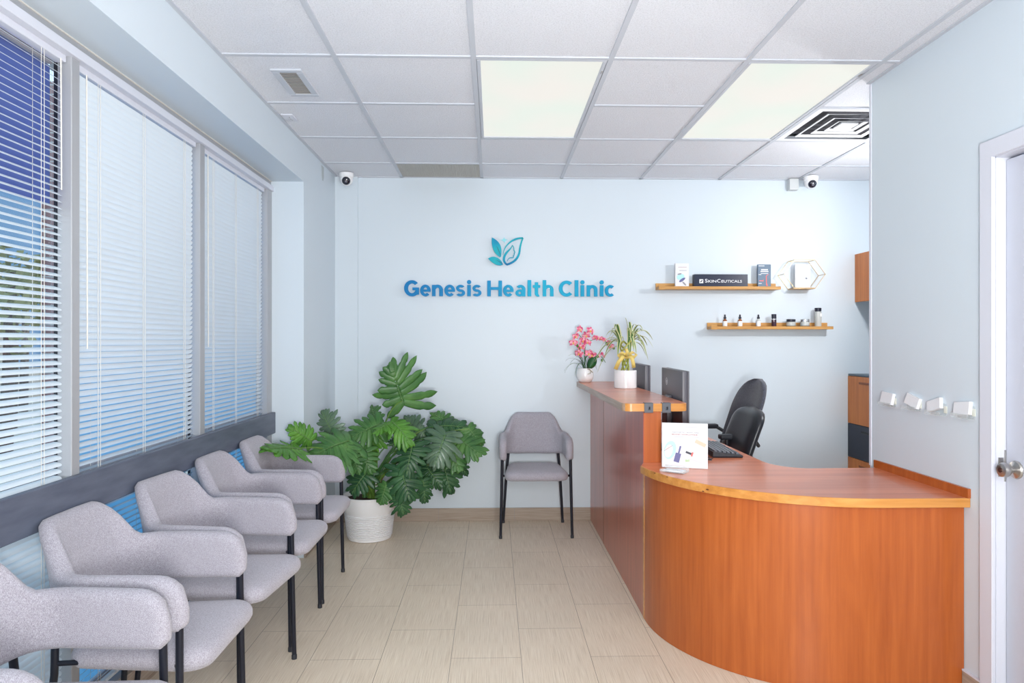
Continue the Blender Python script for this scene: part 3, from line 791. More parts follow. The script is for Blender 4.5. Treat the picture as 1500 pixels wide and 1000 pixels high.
emb('sparkle', E((565, 170), (585, 215), (645, 235), (600, 270), (585, 315), (545, 270), (480, 240), (540, 215)), AQUAL)
def ribbon(name, path, widths, mm, parent=sign):
    """stroke of changing width following a quadratic path"""
    P = []
    for a, c, b in path:
        A, C_, B = E(a, c, b); P += q(A, C_, B)
    P.append(E(path[-1][2])[0])
    n = len(P); Lf, Rt = [], []
    for i, p in enumerate(P):
        a, b = P[max(0, i-1)], P[min(n-1, i+1)]; d = Vector((b[0]-a[0], b[1]-a[1])); d.normalize(); nn = Vector((-d.y, d.x))
        t = i/(n-1)*(len(widths)-1); k = min(int(t), len(widths)-2); w_ = (widths[k]+(widths[k+1]-widths[k])*(t-k))/2
        Lf.append((p[0]+nn.x*w_, p[1]+nn.y*w_)); Rt.append((p[0]-nn.x*w_, p[1]-nn.y*w_))
    m = MB(); f = lambda p, y: ((p[0]-41.2)*.00389-.006, y, (71-p[1])*.00402+.166)
    m.loops([[f(a, -.022), f(b, -.022), f(b, -.032), f(a, -.032)] for a, b in zip(Lf, Rt)], True)
    return m.build(name, mm, parent, smooth=False)
ribbon('leaf_outline', [((535, 620), (560, 400), (760, 270)), ((760, 270), (900, 185), (1060, 190))], [.8, 2.2, 3.4, 3.0], TEALV)
ribbon('leaf_outline', [((1060, 190), (990, 330), (970, 520)), ((970, 520), (940, 780), (630, 865))], [2.8, 3.2, 4.0, 4.2, 3.6], TEALV)
ribbon('hair_outline', [((640, 865), (520, 780), (580, 640)), ((580, 640), (620, 560), (690, 500)), ((690, 500), (770, 430), (780, 370))], [3.4, 4.6, 3.8, 2.2, .9], TEALV)
ribbon('face_profile', [((780, 370), (830, 430), (820, 500)), ((820, 500), (870, 560), (825, 580)), ((825, 580), (840, 610), (805, 650)), ((805, 650), (830, 690), (760, 690)), ((760, 690), (680, 680), (645, 775))], [1.2, 1.6, 1.6, 1.5, 1.6, 1.5, 1.4, 1.0], TEALV)
m = MB()
for x in (-.5, -.1, .3, .7): m.tube([(x, -.001, .06), (x, -.03, .06)], .002, 6)
m.build('standoff_pins', SILVER, sign)

# ------------------------------------------------------------------ shelves
def shelf(x0, x1, z0, z1, lb):
    # z0 bottom, z1 top of board; narrower back ledge rises behind
    o = empty('picture_ledge', ((x0+x1)/2, YB, z0), 0, lb, 'shelf', 'narrow oak wall shelves'); h_ = (x1-x0)/2
    m = MB(); m.box((-h_+.0, -.11, 0), (h_, -.0, .022), .001, 1); m.build('board', SHELFW, o, smooth=False)
    m = MB(); m.box((-h_, -.014, .0225), (h_-.0, -.0, .052), .001, 1); m.build('back_ledge', SHELFW, o, smooth=False)
    m = MB(); m.box((-h_-.004, -.11, -.002), (-h_-.0002, 0, .045), .001, 1) if False else m.box((-h_, -.112, -.003), (-h_+.045, -.1102, .035), .0005, 1); m.build('corner_plate', SHELFW, o, smooth=False)
    return o
shelf(1.248, 2.18, 1.765, 1.805, 'upper oak wall shelf holding the navy box and two small cards')
shelf(1.647, 2.583, 1.463, 1.50, 'lower oak wall shelf holding small skincare bottles and jars')
# items upper shelf: top of board z=1.787
z = 1.787; ys = YB-.055
def cardbox(name, x0, x1, h_, mm, lb, cat, d=.02, y=ys):
    o = empty(name, ((x0+x1)/2, y, z), 0, lb, cat); w_ = (x1-x0)/2
    m = MB(); m.box((-w_, -d/2, 0), (w_, d/2, h_), .0008, 1); m.build('body', mm, o, smooth=False); return o, w_
o, w_ = cardbox('product_card', 1.385, 1.49, .178, WHITEC, 'small white printed product card standing at the left of the upper shelf', 'card')
yy = -.0115
def flat(name, parent, poly, mm, y=yy, t=.0006):
    m = MB(); m.prism(poly, y-t, y, 'y'); return m.build(name, mm, parent, smooth=False)
def blob(cx, cz, a, b, rot=0, n=16): return [(cx+a*math.cos(2*PI*i/n)*math.cos(rot)-b*math.sin(2*PI*i/n)*math.sin(rot), cz+a*math.cos(2*PI*i/n)*math.sin(rot)+b*math.sin(2*PI*i/n)*math.cos(rot)) for i in range(n)]
flat('printed_line', o, [(-.03, .148), (.035, .148), (.035, .150), (-.03, .150)], PRINTR, -.0105); flat('printed_line', o, [(-.022, .122), (.034, .122), (.034, .125), (-.022, .125)], PRINTG, -.0105)
flat('printed_mask', o, blob(-.012, .075, .03, .022, .3), AQUA, -.0105); flat('printed_bottle', o, blob(0, .052, .028, .010, .6), INDIGO, -.0112); flat('printed_dropper', o, blob(.016, .024, .02, .006, -.8), PRINTG, -.0112); flat('printed_loop', o, blob(-.02, .096, .016, .006, .2), PRINTG, -.0112)
o, w_ = cardbox('display_box', 1.527, 1.937, .094, BOXNAVY, 'long navy display box with white brand lettering on the upper shelf', 'box', .05)
for tx, cx_, w2, h2 in (('S', -.114, .020, .027), ('KIN', -.068, .062, .020), ('C', -.018, .026, .027), ('EUTICALS', .081, .158, .020)):
    text_obj('lettering', tx, WHITEC, o, (cx_, -.0255, .031+h2/2), w2, h2, offset=.012)
flat('logo_square', o, [(-.167, .026), (-.137, .026), (-.137, .056), (-.167, .056)], WHITEC, -.0253); 
flat('logo_swoosh', o, blob(-.152, .041, .012, .004, .7), BOXNAVY, -.026)
o, w_ = cardbox('product_booklet', 2.021, 2.121, .172, BOOKB, 'slate blue printed booklet standing at the right end of the upper shelf', 'card')
for k, (a, h_) in enumerate(((.026, .008), (.03, .008), (.028, .004))): flat('printed_line', o, [(-a, .128-k*.014), (a, .128-k*.014), (a, .128+h_-k*.014), (-a, .128+h_-k*.014)], WHITEC, -.0105)
flat('printed_line', o, [(-.045, .158), (.0, .158), (.0, .163), (-.045, .163)], WHITEC, -.0105)
flat('printed_figure', o, [(.012, .01), (.026, .008), (.018, .03), (.017, .085), (.04, .10), (.016, .09), (.010, .08), (.012, .03)], REDP, -.0105)
flat('printed_figure', o, [(-.04, .045), (-.008, .042), (-.008, .058), (-.014, .048), (-.04, .05)], REDP, -.0105)
flat('printed_line', o, [(-.045, .092), (-.025, .092), (-.025, .096), (-.045, .096)], WHITEC, -.0105); flat('printed_line', o, [(-.045, .024), (-.022, .024), (-.022, .028), (-.045, .028)], WHITEC, -.0105)
# hexagonal wire holder
o = empty('hexagon_wire_shelf', (2.36, YB, 1.775), 0, 'hexagonal gold wire wall holder at the right of the upper shelf', 'wall holder')
def hexp(cx, cz, w_, h_, y): return [(cx-w_, y, cz), (cx-w_*.5, y, cz+h_), (cx+w_*.5, y, cz+h_), (cx+w_, y, cz), (cx+w_*.5, y, cz-h_), (cx-w_*.5, y, cz-h_)]
A = hexp(0, .105, .158, .108, -.115); B_ = hexp(0.0, .105, .158, .108, -.004)
m = MB()
for P in (A, B_):
    for i in range(6): m.tube([P[i], P[(i+1) % 6]], .0024, 6)
for a, b in zip(A, B_): m.tube([a, b], .0024, 6)
m.build('wire_frame', GOLDW, o)
m = MB(); m.box((-.078, -.114, -.006), (.078, -.004, .003), .001, 1); m.build('base_board', SHELFW, o, smooth=False)
o = empty('framed_picture', (2.372, YB-.05, 1.779), 0, 'small glossy white picture standing inside the hexagonal wire holder', 'picture')
m = MB(); m.box((-.06, -.006, 0), (.06, .006, .185), .001, 1); m.build('panel', mat('glossy_white', (.74, .76, .80), .08, coat=.6), o, smooth=False)
flat('printed_shape', o, blob(.022, .105, .012, .034, .15), PALEP, -.0061); flat('printed_shape', o, blob(.03, .07, .02, .01, 0), PALEP, -.0061)
# bottles lower shelf; board top = 1.485
z = 1.485
def dropper(x, lb, glass, cap=CAPD):
    o = empty('dropper_bottle', (x, YB-.06, z), 0, lb, 'bottle', 'dropper bottles on the lower shelf')
    m = MB(); m.lathe([(.0155, 0), (.0165, .002), (.0165, .044), (.013, .050), (.0085, .054), (.0085, .060)], 20); m.build('bottle', glass, o)
    m = MB(); m.lathe([(.0172, .002), (.0172, .040)], 20, cap=False); m.mi = 1; m.box((-.0168, -.006, .004), (-.0160, .006, .040)); m.build('label', [LABELW, BLUEL], o)
    m = MB(); m.lathe([(.0105, .058), (.0105, .071), (.007, .074), (.0062, .080), (.0068, .086), (.004, .091), (.001, .092)], 16); m.build('dropper_cap', cap, o)
dropper(1.768, 'amber dropper bottle with white label, leftmost on the lower shelf', AMBERG)
dropper(1.884, 'amber dropper bottle with white label, second from left on the lower shelf', AMBERG)
dropper(2.026, 'clear pale dropper bottle with white label, third from left on the lower shelf', FROST)
def pump(x, r, h_, lb, body, hc):
    o = empty('cosmetic_bottle', (x, YB-.06, z), 0, lb, 'bottle')
    m = MB(); m.lathe([(r-.001, 0), (r, .002), (r, h_-hc-.002), (r-.002, h_-hc)], 24); m.build('body', body, o)
    m = MB(); m.lathe([(r-.003, h_-hc), (r-.003, h_-hc+.004), (r, h_-hc+.004), (r, h_-.002), (r-.002, h_)], 24); m.build('cap', CAPD, o)
    return o
o = pump(2.146, .0185, .094, 'short dark plum cosmetic bottle with silver collar on the lower shelf', mat('plum_bottle', (.05, .02, .04), .2, coat=.6), .036)
m = MB(); m.lathe([(.0187, .052), (.0187, .058)], 24, cap=False); m.build('collar', SILVER, o)
o = pump(2.488, .0245, .142, 'tall frosted silver bottle with dark cap, rightmost on the lower shelf', FROST, .028)
o2 = flat('label', o, [(.004, .075), (.018, .075), (.018, .10), (.004, .10)], LABELW, -.0246)
def jar(x, lb, lid):
    o = empty('cream_jar', (x, YB-.06, z+.003), 0, lb, 'jar', 'cream jars on the lower shelf')
    m = MB(); m.lathe([(.030, 0), (.034, .004), (.034, .028), (.030, .032)], 28); m.build('jar_glass', FROST, o)
    m = MB(); m.lathe([(.031, .032), (.033, .034), (.033, .050), (.031, .052)], 28); m.build('lid', lid, o)
jar(2.278, 'frosted cream jar with dark lid on the lower shelf', CAPD); jar(2.386, 'frosted cream jar with silver lid on the lower shelf', SILVER)
m = MB(); m.box((2.24, YB-.10, z), (2.44, YB-.025, z+.0028), .0008, 1); tag(m.build('display_tray', BLKPL, smooth=False), 'thin dark tray under the two cream jars', 'tray')

# ------------------------------------------------------------------ business card holders on the right wall
hl = ['farthest from the door', 'second farthest from the door', 'second nearest the door', 'nearest the door']
for k, ((y, zc), tl) in enumerate(zip(((3.147, 1.097), (2.962, 1.097), (2.795, 1.093), (2.63, 1.098)), (6, 24, -30, -12))):
    o = empty('card_holder', (XR, y, zc-.025), -PI/2, 'clear acrylic card holder on the right wall, ' + hl[k], 'card holder', 'acrylic card holders on the right wall')
    m = MB(); m.box((-.05, -.003, 0), (.05, -.0005, .05), .0005, 1); m.box((-.05, -.028, 0), (.05, -.003, .003), .0005, 1); m.box((-.05, -.030, 0), (.05, -.028, .018), .0005, 1)
    m.build('acrylic_tray', ACRY, o, smooth=False)
    m = MB(); m.box((.035, -.0035, .012), (.054, -.0008, .040), .0005, 1); m.build('adhesive_pad', mat('cream_pad', (.72, .74, .66), .7), o, smooth=False)
    c = empty('business_card_stack', (XR-.016, y, zc-.021), -PI/2, 'white business cards in the wall holder ' + hl[k], 'business cards', 'white business card stacks')
    m = MB(); sh = math.tan(R(tl))
    mm = Matrix.Rotation(R(-10), 4, 'X'); mm = mm @ Matrix(((1, 0, -sh*.0+0, 0), (0, 1, 0, 0), (0, 0, 1, 0), (0, 0, 0, 1)))
    m.M = Matrix.Rotation(R(tl*.55), 4, 'Y') @ mm
    m.box((-.046, -.008, .004+abs(tl)*.0004), (.043, .007, .058+abs(tl)*.0001), .0006, 1); st = m.build('cards', WHITEC, c, smooth=False)
    m = MB(); m.M = Matrix.Rotation(R(tl*.55), 4, 'Y') @ mm
    for q_ in range(3): m.box((-.03, -.0074, .020+q_*.008), (.005-q_*.006, -.0069, .0215+q_*.008))
    m.build('printed_lines', PALEP, c, smooth=False)

# ------------------------------------------------------------------ monitors
def monitor(y0, y1, lb, yaw=0.):
    yc = (y0+y1)/2; o = empty('computer_monitor', (1.06, yc, DZ), yaw, lb, 'monitor', 'black computer monitors facing the staff side'); w_ = (y1-y0)/2
    m = MB(); m.box((-.055, -w_, .11), (-.028, w_, .445), .006, 2); m.box((-.028, -w_, .11), (-.018, w_, .445), .002, 1); m.build('housing', DKPL, o)
    m = MB(); m.box((-.0185, -w_+.012, .13), (-.0172, w_-.012, .433)); m.build('screen', mat('screen_black', (.01, .01, .014), .1, coat=.8), o, smooth=False)
    m = MB(); m.box((-.085, -.03, .01), (-.056, .03, .30), .006); m.build('stand_neck', DKPL, o)
    m = MB(); m.box((-.15, -.11, 0), (.05, .11, .012), .006); m.build('stand_base', DKPL, o)
    # round maker's mark on the rear
    m = MB(); m.M = Matrix.Translation((-.0555, w_-.16, .37)) @ Matrix.Rotation(-PI/2, 4, 'Y')
    n = 28; m.loops([[(a*math.cos(2*PI*i/n), a*math.sin(2*PI*i/n), b) for i in range(n)] for a, b in ((.021, 0), (.021, .001), (.0185, .001), (.0185, 0))], False)
    lg = m.build('round_logo', LOGOG, o)
    me = text_mesh('hp', 1., 0, .01); b = bounds(me); k = .026/(b[1]-b[0])
    for v in me.vertices:
        X, Y = (v.co.x-(b[0]+b[1])/2)*k, (v.co.y-(b[2]+b[3])/2)*k
        v.co = (-.0562, w_-.16-X, .37+Y)
    me.materials.append(LOGOG); t = bpy.data.objects.new('logo_letters', me); COL.objects.link(t); t.parent = o
    return o
monitor(3.60, 4.17, 'black computer monitor behind the counter nearer the camera, back showing', R(-3))
monitor(4.50, 5.04, 'black computer monitor farther back, behind the white pot on the counter', R(-3))

# keyboard
kb = empty('keyboard', (1.225, 3.77, DZ), R(-3.5), 'black computer keyboard with keys toned lighter for their highlights lying on the desk edge', 'keyboard')
m = MB()
m.loops([[(-.075, -.225, 0), (.075, -.225, 0), (.075, .225, 0), (-.075, .225, 0)], [(-.077, -.23, .008), (.077, -.23, .008), (.077, .23, .008), (-.077, .23, .008)], [(-.075, -.228, .030), (.074, -.228, .014), (.074, .228, .014), (-.075, .228, .030)]], True)
m.build('case', BLKPL, kb, smooth=False)
m = MB()
for r in range(6):
    x = -.058+r*.0222; zt = .030-(x+.075)*.107
    for k in range(20):
        y = -.206+k*.0212+(.004 if r % 2 else 0)
        if r == 5 and 6 < k < 12: continue
        a = .0088
        m.loops([[(x-a, y-a, zt), (x+a, y-a, zt), (x+a, y+a, zt), (x-a, y+a, zt)], [(x-a*.75, y-a*.75, zt+.008), (x+a*.75, y-a*.75, zt+.008), (x+a*.75, y+a*.75, zt+.008), (x-a*.75, y+a*.75, zt+.008)]], True)
tag(m.build('keys', mat('dark_key', (.10, .105, .125), .2), kb, smooth=False))  # key colour lightened to stand in for highlights
kb['kind2'] = ''
del kb['kind2']
m = MB(); P = []
for i in range(60):
    t = i/59; P.append((1.06+.03*math.cos(t*19)*(1-.3*t)+.03*t, 3.50+.045*math.sin(t*13)*(1-.2*t)-.03*t, DZ+.005+.006*abs(math.sin(t*9))))
m.tube(P, .0022, 6); m.tube([(1.07, 3.50, DZ+.004), (1.10, 3.56, DZ+.02), (1.13, 3.64, DZ+.01), (1.14, 3.70, DZ+.012)], .0022, 6)
tag(m.build('cable_bundle', BLKPL), 'small tangle of black cable on the desk beside the keyboard', 'cable')

# brochure sign
b0, b1 = Vector((.805, 3.285, DZ)), Vector((1.008, 3.228, DZ)); mid = (b0+b1)/2; yaw = math.atan2(b1.y-b0.y, b1.x-b0.x); w_ = (b1-b0).length/2
o = empty('counter_brochure', tuple(mid), yaw, 'white printed skincare brochure stand on the desk beside the counter end', 'brochure')
m = MB(); m.box((-w_, -.001, 0.002), (w_, .003, .214), .0005, 1); bd = m.build('panel', WHITEC, o, smooth=False)
m = MB(); m.prism([(-.001, .002), (.07, .0), (.07, .003), (.004, .006), (.004, .2), (.0, .2)], -w_+.004, w_-.004, 'x'); m.build('acrylic_back', ACRY, o, smooth=False)
def fl(name, poly, mm, dy=0): m = MB(); m.prism(poly, -.0018-dy, -.0012-dy, 'y'); return m.build(name, mm, o, smooth=False)
def bx(cx, cz, a, b, rot=0): 
    c, s_ = math.cos(rot), math.sin(rot); return [(cx+x*c-y*s_, cz+x*s_+y*c) for x, y in ((-a, -b), (a, -b), (a, b), (-a, b))]
fl('rule_line', bx(.002, .196, .062, .0006), PRINTG); fl('rule_line', bx(.002, .149, .062, .0006), PRINTG)
text_obj('headline', '#1 MEDICAL', PALEP, o, (0, -.0016, .183), .118, .011)
text_obj('headline', 'AESTHETIC SKINCARE', PRINTG, o, (.002, -.0016, .170), .124, .0058, offset=.02)
text_obj('headline', 'BRAND WORLDWIDE', PRINTR, o, (0, -.0016, .160), .118, .0058, offset=.02)
fl('printed_mask', blob(-.068, .085, .028, .045, -.25), AQUA); fl('printed_mask_lining', blob(-.074, .080, .018, .032, -.25), WHITEC, .0006); fl('printed_strap', bx(-.075, .094, .024, .0009, .6), PRINTR, .0012)
fl('printed_vial', bx(-.034, .050, .013, .022, -.25), INDIGO); fl('printed_vial_cap', bx(-.024, .086, .004, .020, -.25), INDIGO, .0006)
fl('printed_jar', bx(.062, .095, .026, .020, -.45), PALEP); fl('printed_jar_lid', bx(.072, .121, .026, .009, -.45), BEIGEP, .0006)
fl('printed_bottle', bx(.055, .062, .020, .012, -.3), PALEP, .0006); fl('printed_collar', bx(.034, .068, .004, .010, -.3), REDP, .0012); fl('printed_dropper', bx(.018, .074, .014, .005, -.35), CAPD, .0006)
fl('printed_leaf', bx(.012, .038, .010, .006, .2), mat('print_green', (.45, .62, .38), .5)); fl('printed_swatch', bx(.05, .038, .03, .004, -.3), mat('print_pink', (.80, .66, .70), .5)); fl('printed_vial_small', bx(.014, .05, .004, .009, -.1), PALEP, .0006)
# acrylic card tray
o = empty('acrylic_card_tray', (.833, 3.165, DZ), R(-38), 'clear acrylic card tray lying on the desk in front of the brochure', 'card tray')
m = MB(); m.box((-.058, -.032, 0.0005), (.058, .032, .004), .0005, 1); m.box((-.058, -.032, .004), (.058, -.029, .014), .0005, 1); m.box((-.058, .028, .004), (.058, .032, .024), .0005, 1)
m.box((-.058, -.029, .004), (-.055, .028, .010), .0005, 1); m.box((.055, -.029, .004), (.058, .028, .010), .0005, 1); m.build('tray', ACRY, o, smooth=False)
c = empty('loose_business_cards', (.833, 3.165, DZ+.0045), R(-38), 'few white cards inside the acrylic tray on the desk', 'business cards')
m = MB(); m.box((-.045, -.024, 0), (.045, .024, .006), .0005, 1); m.build('cards', WHITEC, c, smooth=False)

# ------------------------------------------------------------------ office chairs (face -X)
def office_base(o, seat_h, bx_):
    m = MB(); m.tube([(bx_, 0, .10), (bx_, 0, seat_h-.05)], [.028, .022], 14); m.build('gas_lift', BLKPL, o)
    for k in range(5):
        a = R(90+72*k); c, s_ = math.cos(a), math.sin(a)
        m = MB(); m.tube([(bx_, 0, .11), (bx_+.15*c, .15*s_, .095), (bx_+.27*c, .27*s_, .075)], [.028, .022, .016], 10); l = m.build('base_leg', BLKPL, o)
        m = MB(); m.M = Matrix.Translation((bx_+.27*c, .27*s_, .028)) @ Matrix.Rotation(PI/2, 4, 'X') 
        m.lathe([(.02, -.022), (.028, -.018), (.028, .018), (.02, .022)], 16); m.M = Matrix(); m.tube([(bx_+.27*c, .27*s_, .05), (bx_+.27*c, .27*s_, .08)], .008, 8); m.build('caster', BLKPL, l)
def slabback(o, name, w0, w1, z0, z1, x0, lean, th, mm, round_r, curve=.02, top_pow=2.6):
    """padded backrest, front towards -X; w0/w1 half widths bottom/top"""
    m = MB(); nu, nv = 14, 30; F, B_ = [], []
    def half(t):
        w_ = w0+(w1-w0)*t
        if t > 1-round_r: w_ *= (1-min(.992, (t-(1-round_r))/round_r)**top_pow)**(1/top_pow)
        if t < .12: w_ *= .88+.12*math.sin(t/.12*PI/2)
        return w_
    rings = []
    for j in range(nv+1):
        t = j/nv; zc = z0+(z1-z0)*t; w_ = half(t); xc = x0+lean*(t**1.2); e = min(1, math.sqrt(max(0, min(t, 1-t))/.07+.04))
        ring = []
        for i in range(nu+1):
            u = -1+2*i/nu; ring.append((xc-(th/2)*e*(1-abs(u)**6*.7)+curve*-(u*u)+.0, w_*u, zc))
        for i in range(nu, -1, -1):
            u = -1+2*i/nu; ring.append((xc+(th/2)*e*(1-abs(u)**6*.7)+curve*-(u*u), w_*u, zc))
        rings.append(ring)
    m.loops(rings, True); return m.build(name, mm, o, True, 70)
# leather
o = empty('leather_office_chair', (1.535, 4.25, 0), R(2), 'black leather office chair with stitched back pushed up to the desk', 'office chair')
bk = slabback(o, 'backrest', .225, .215, .50, .965, -.08, .16, .075, LEATHER, .22, .012, 2.4)
m = MB(); P = [(-.10+.16*(t**1.2)*1.0-.0, -.185, .52+.43*t) for t in [i/10 for i in range(11)]]; m.tube([(p[0]+.003, p[1]-.006, p[2]) for p in P[1:10]], .0016, 6); m.build('stitched_seam', STITCH, bk)
m = MB(); m.M = Matrix.Translation((-.30, 0, .44)); m.box((-.23, -.225, -.03), (.20, .225, .045), .035, 4); m.build('seat', LEATHER, o)
m = MB(); m.tube([(-.25, 0, .40), (.0, 0, .40), (.02, 0, .50), (.0, 0, .62)], .02, 10); m.build('back_bracket', BLKPL, o)
office_base(o, .44, -.30)
# mesh
o = empty('fabric_office_chair', (1.70, 4.62, 0), R(3), 'tall charcoal fabric office chair with rounded top behind the leather chair', 'office chair')
slabback(o, 'backrest', .21, .235, .52, 1.118, -.09, .20, .05, MESHF, .36, .035, 2.2)
m = MB(); m.box((-.48, -.24, .42), (-.03, .24, .49), .03, 4); m.build('seat', MESHF, o)
for sy in (-1, 1):
    m = MB(); m.box((-.29, sy*.275-.03, .752), (-.09, sy*.275+.03, .785), .012, 3); a = m.build('armrest_pad', BLKPL, o)
    m = MB(); m.tube([(-.10, sy*.275, .765), (-.05, sy*.27, .735), (-.01, sy*.22, .70)], .012, 8); m.tube([(-.24, sy*.275, .757), (-.24, sy*.275, .60), (-.24, sy*.22, .44)], .014, 8); m.build('arm_support', BLKPL, a)
m = MB(); m.tube([(-.25, 0, .40), (.0, 0, .40), (.03, 0, .55), (.02, 0, .75)], .02, 10); m.build('back_bracket', BLKPL, o)
office_base(o, .44, -.25)

# ------------------------------------------------------------------ plants
def leaf_philo(parent, B, T, N_, width, mm, droop=.25, seed=0, lobes=8, cup=.12, asym=1.):
    r = random.Random(seed); B = Vector(B); T = Vector(T); D_ = T-B; L_ = D_.length; D_.normalize(); N_ = Vector(N_); N_ = (N_-D_*N_.dot(D_)).normalized(); W_ = D_.cross(N_)
    m = MB()
    def P(x, y, lift=0):      # x across (units of L), y along
        d2 = (x*x+max(0, y)**2)
        z_ = -droop*d2*1.0-cup*abs(x)*.6*math.copysign(1, cup)+lift
        return B+W_*(x*L_)+D_*(y*L_)+N_*(z_*L_)
    for sx in (-1, 1):
        for k in range(lobes):
            t = k/(lobes-1)
            y0 = -.02+.86*t**1.05; ang = R(128-112*t**.85+r.uniform(-5, 5))     # from D
            ln = (.50+.28*math.sin(PI*(.12+.72*t))-.44*t**2.2)*width*(1+r.uniform(-.1, .1))*(asym if sx > 0 else 1/asym)
            wd = .082*(1-.25*t)*(1+r.uniform(-.1, .1))
            bend = -R(16)*(1-t)+R(r.uniform(-16, 16)); tw = r.uniform(-.16, .04)
            rows = []; n = 11
            x, y, a = 0., y0, ang; wob = r.uniform(.3, 1.5); ln *= r.uniform(.82, 1.12)
            for i in range(n+1):
                s_ = i/n
                wv = wd*(1.05+.80*s_ if s_ < .53 else (1.474-5.0*(s_-.53) if s_ < .62 else 1.02+.30*math.sin((s_-.62)/.38*PI)*wob)) * (1 if s_ < .72 else (max(0, 1-((s_-.72)/.28)**1.7))**.75*.96+.04)
                dx, dy = math.sin(a), math.cos(a)
                nx, ny = -dy, dx
                if i: 
                    x += dx*ln/n; y += dy*ln/n
                lift = tw*s_*s_
                rows.append([P(sx*(x+nx*wv*q_), y+ny*wv*q_, lift-(.012*abs(q_)) ) for q_ in (-1, -.5, 0, .5, 1)])
                a += bend/n
            m.loops([[p for p in rw] for rw in rows], False, False)
    # terminal lobe
    rows = []
    for i in range(7):
        s_ = i/6; wv = .075*math.sqrt(max(0, 1-s_**2))+.004; y = .80+.24*s_
        rows.append([P(wv*q_, y, 0) for q_ in (-1, -.5, 0, .5, 1)])
    m.loops(rows, False, False)
    o = m.build('leaf', mm, parent, True, 60)
    sol = o.modifiers.new('thick', 'SOLIDIFY'); sol.thickness = .0012
    m = MB(); m.tube([P(0, y, .006) for y in (0, .2, .4, .6, .8, .95)], [.0028, .0024, .002, .0016, .0012, .0006], 5)
    for sx in (-1, 1):
        for k in range(lobes):
            t = k/(lobes-1); y0 = -.02+.86*t**1.05; ang = R(128-112*t**.85); ln = (.50+.28*math.sin(PI*(.12+.72*t))-.44*t**2.2)*width*.7
            m.tube([P(sx*math.sin(ang)*ln*q_, y0+math.cos(ang)*ln*q_, .004) for q_ in (0, .5, 1)], [.0011, .0009, .0004], 4)
    m.build('veins', VEIN, o)
    return o
PX, PY = -.865, 4.865
pot = empty('potted_philodendron', (PX, PY, 0), 0, 'large green split-leaf plant in a white ribbed pot in the corner', 'potted plant')
m = MB(); prof = [(.135, 0), (.147, .004), (.150, .012)]
for k in range(13):
    zc = .02+k*.0125; rr_ = .150+.036*zc/.30; prof += [(rr_-.0035, zc), (rr_+.0035, zc+.005), (rr_+.0035, zc+.0075), (rr_-.0035, zc+.0120)]
prof += [(.176, .20), (.186, .292), (.190, .295), (.190, .303), (.182, .304), (.176, .27)]
m.lathe(prof, 56, cap=False); m.lathe([(.135, 0.0), (.001, 0.0)], 56, cap=False); m.build('pot', POTW, pot)
m = MB(); m.lathe([(.178, .272), (.10, .28), (.001, .283)], 32, cap=False); m.build('soil', SOIL, pot)
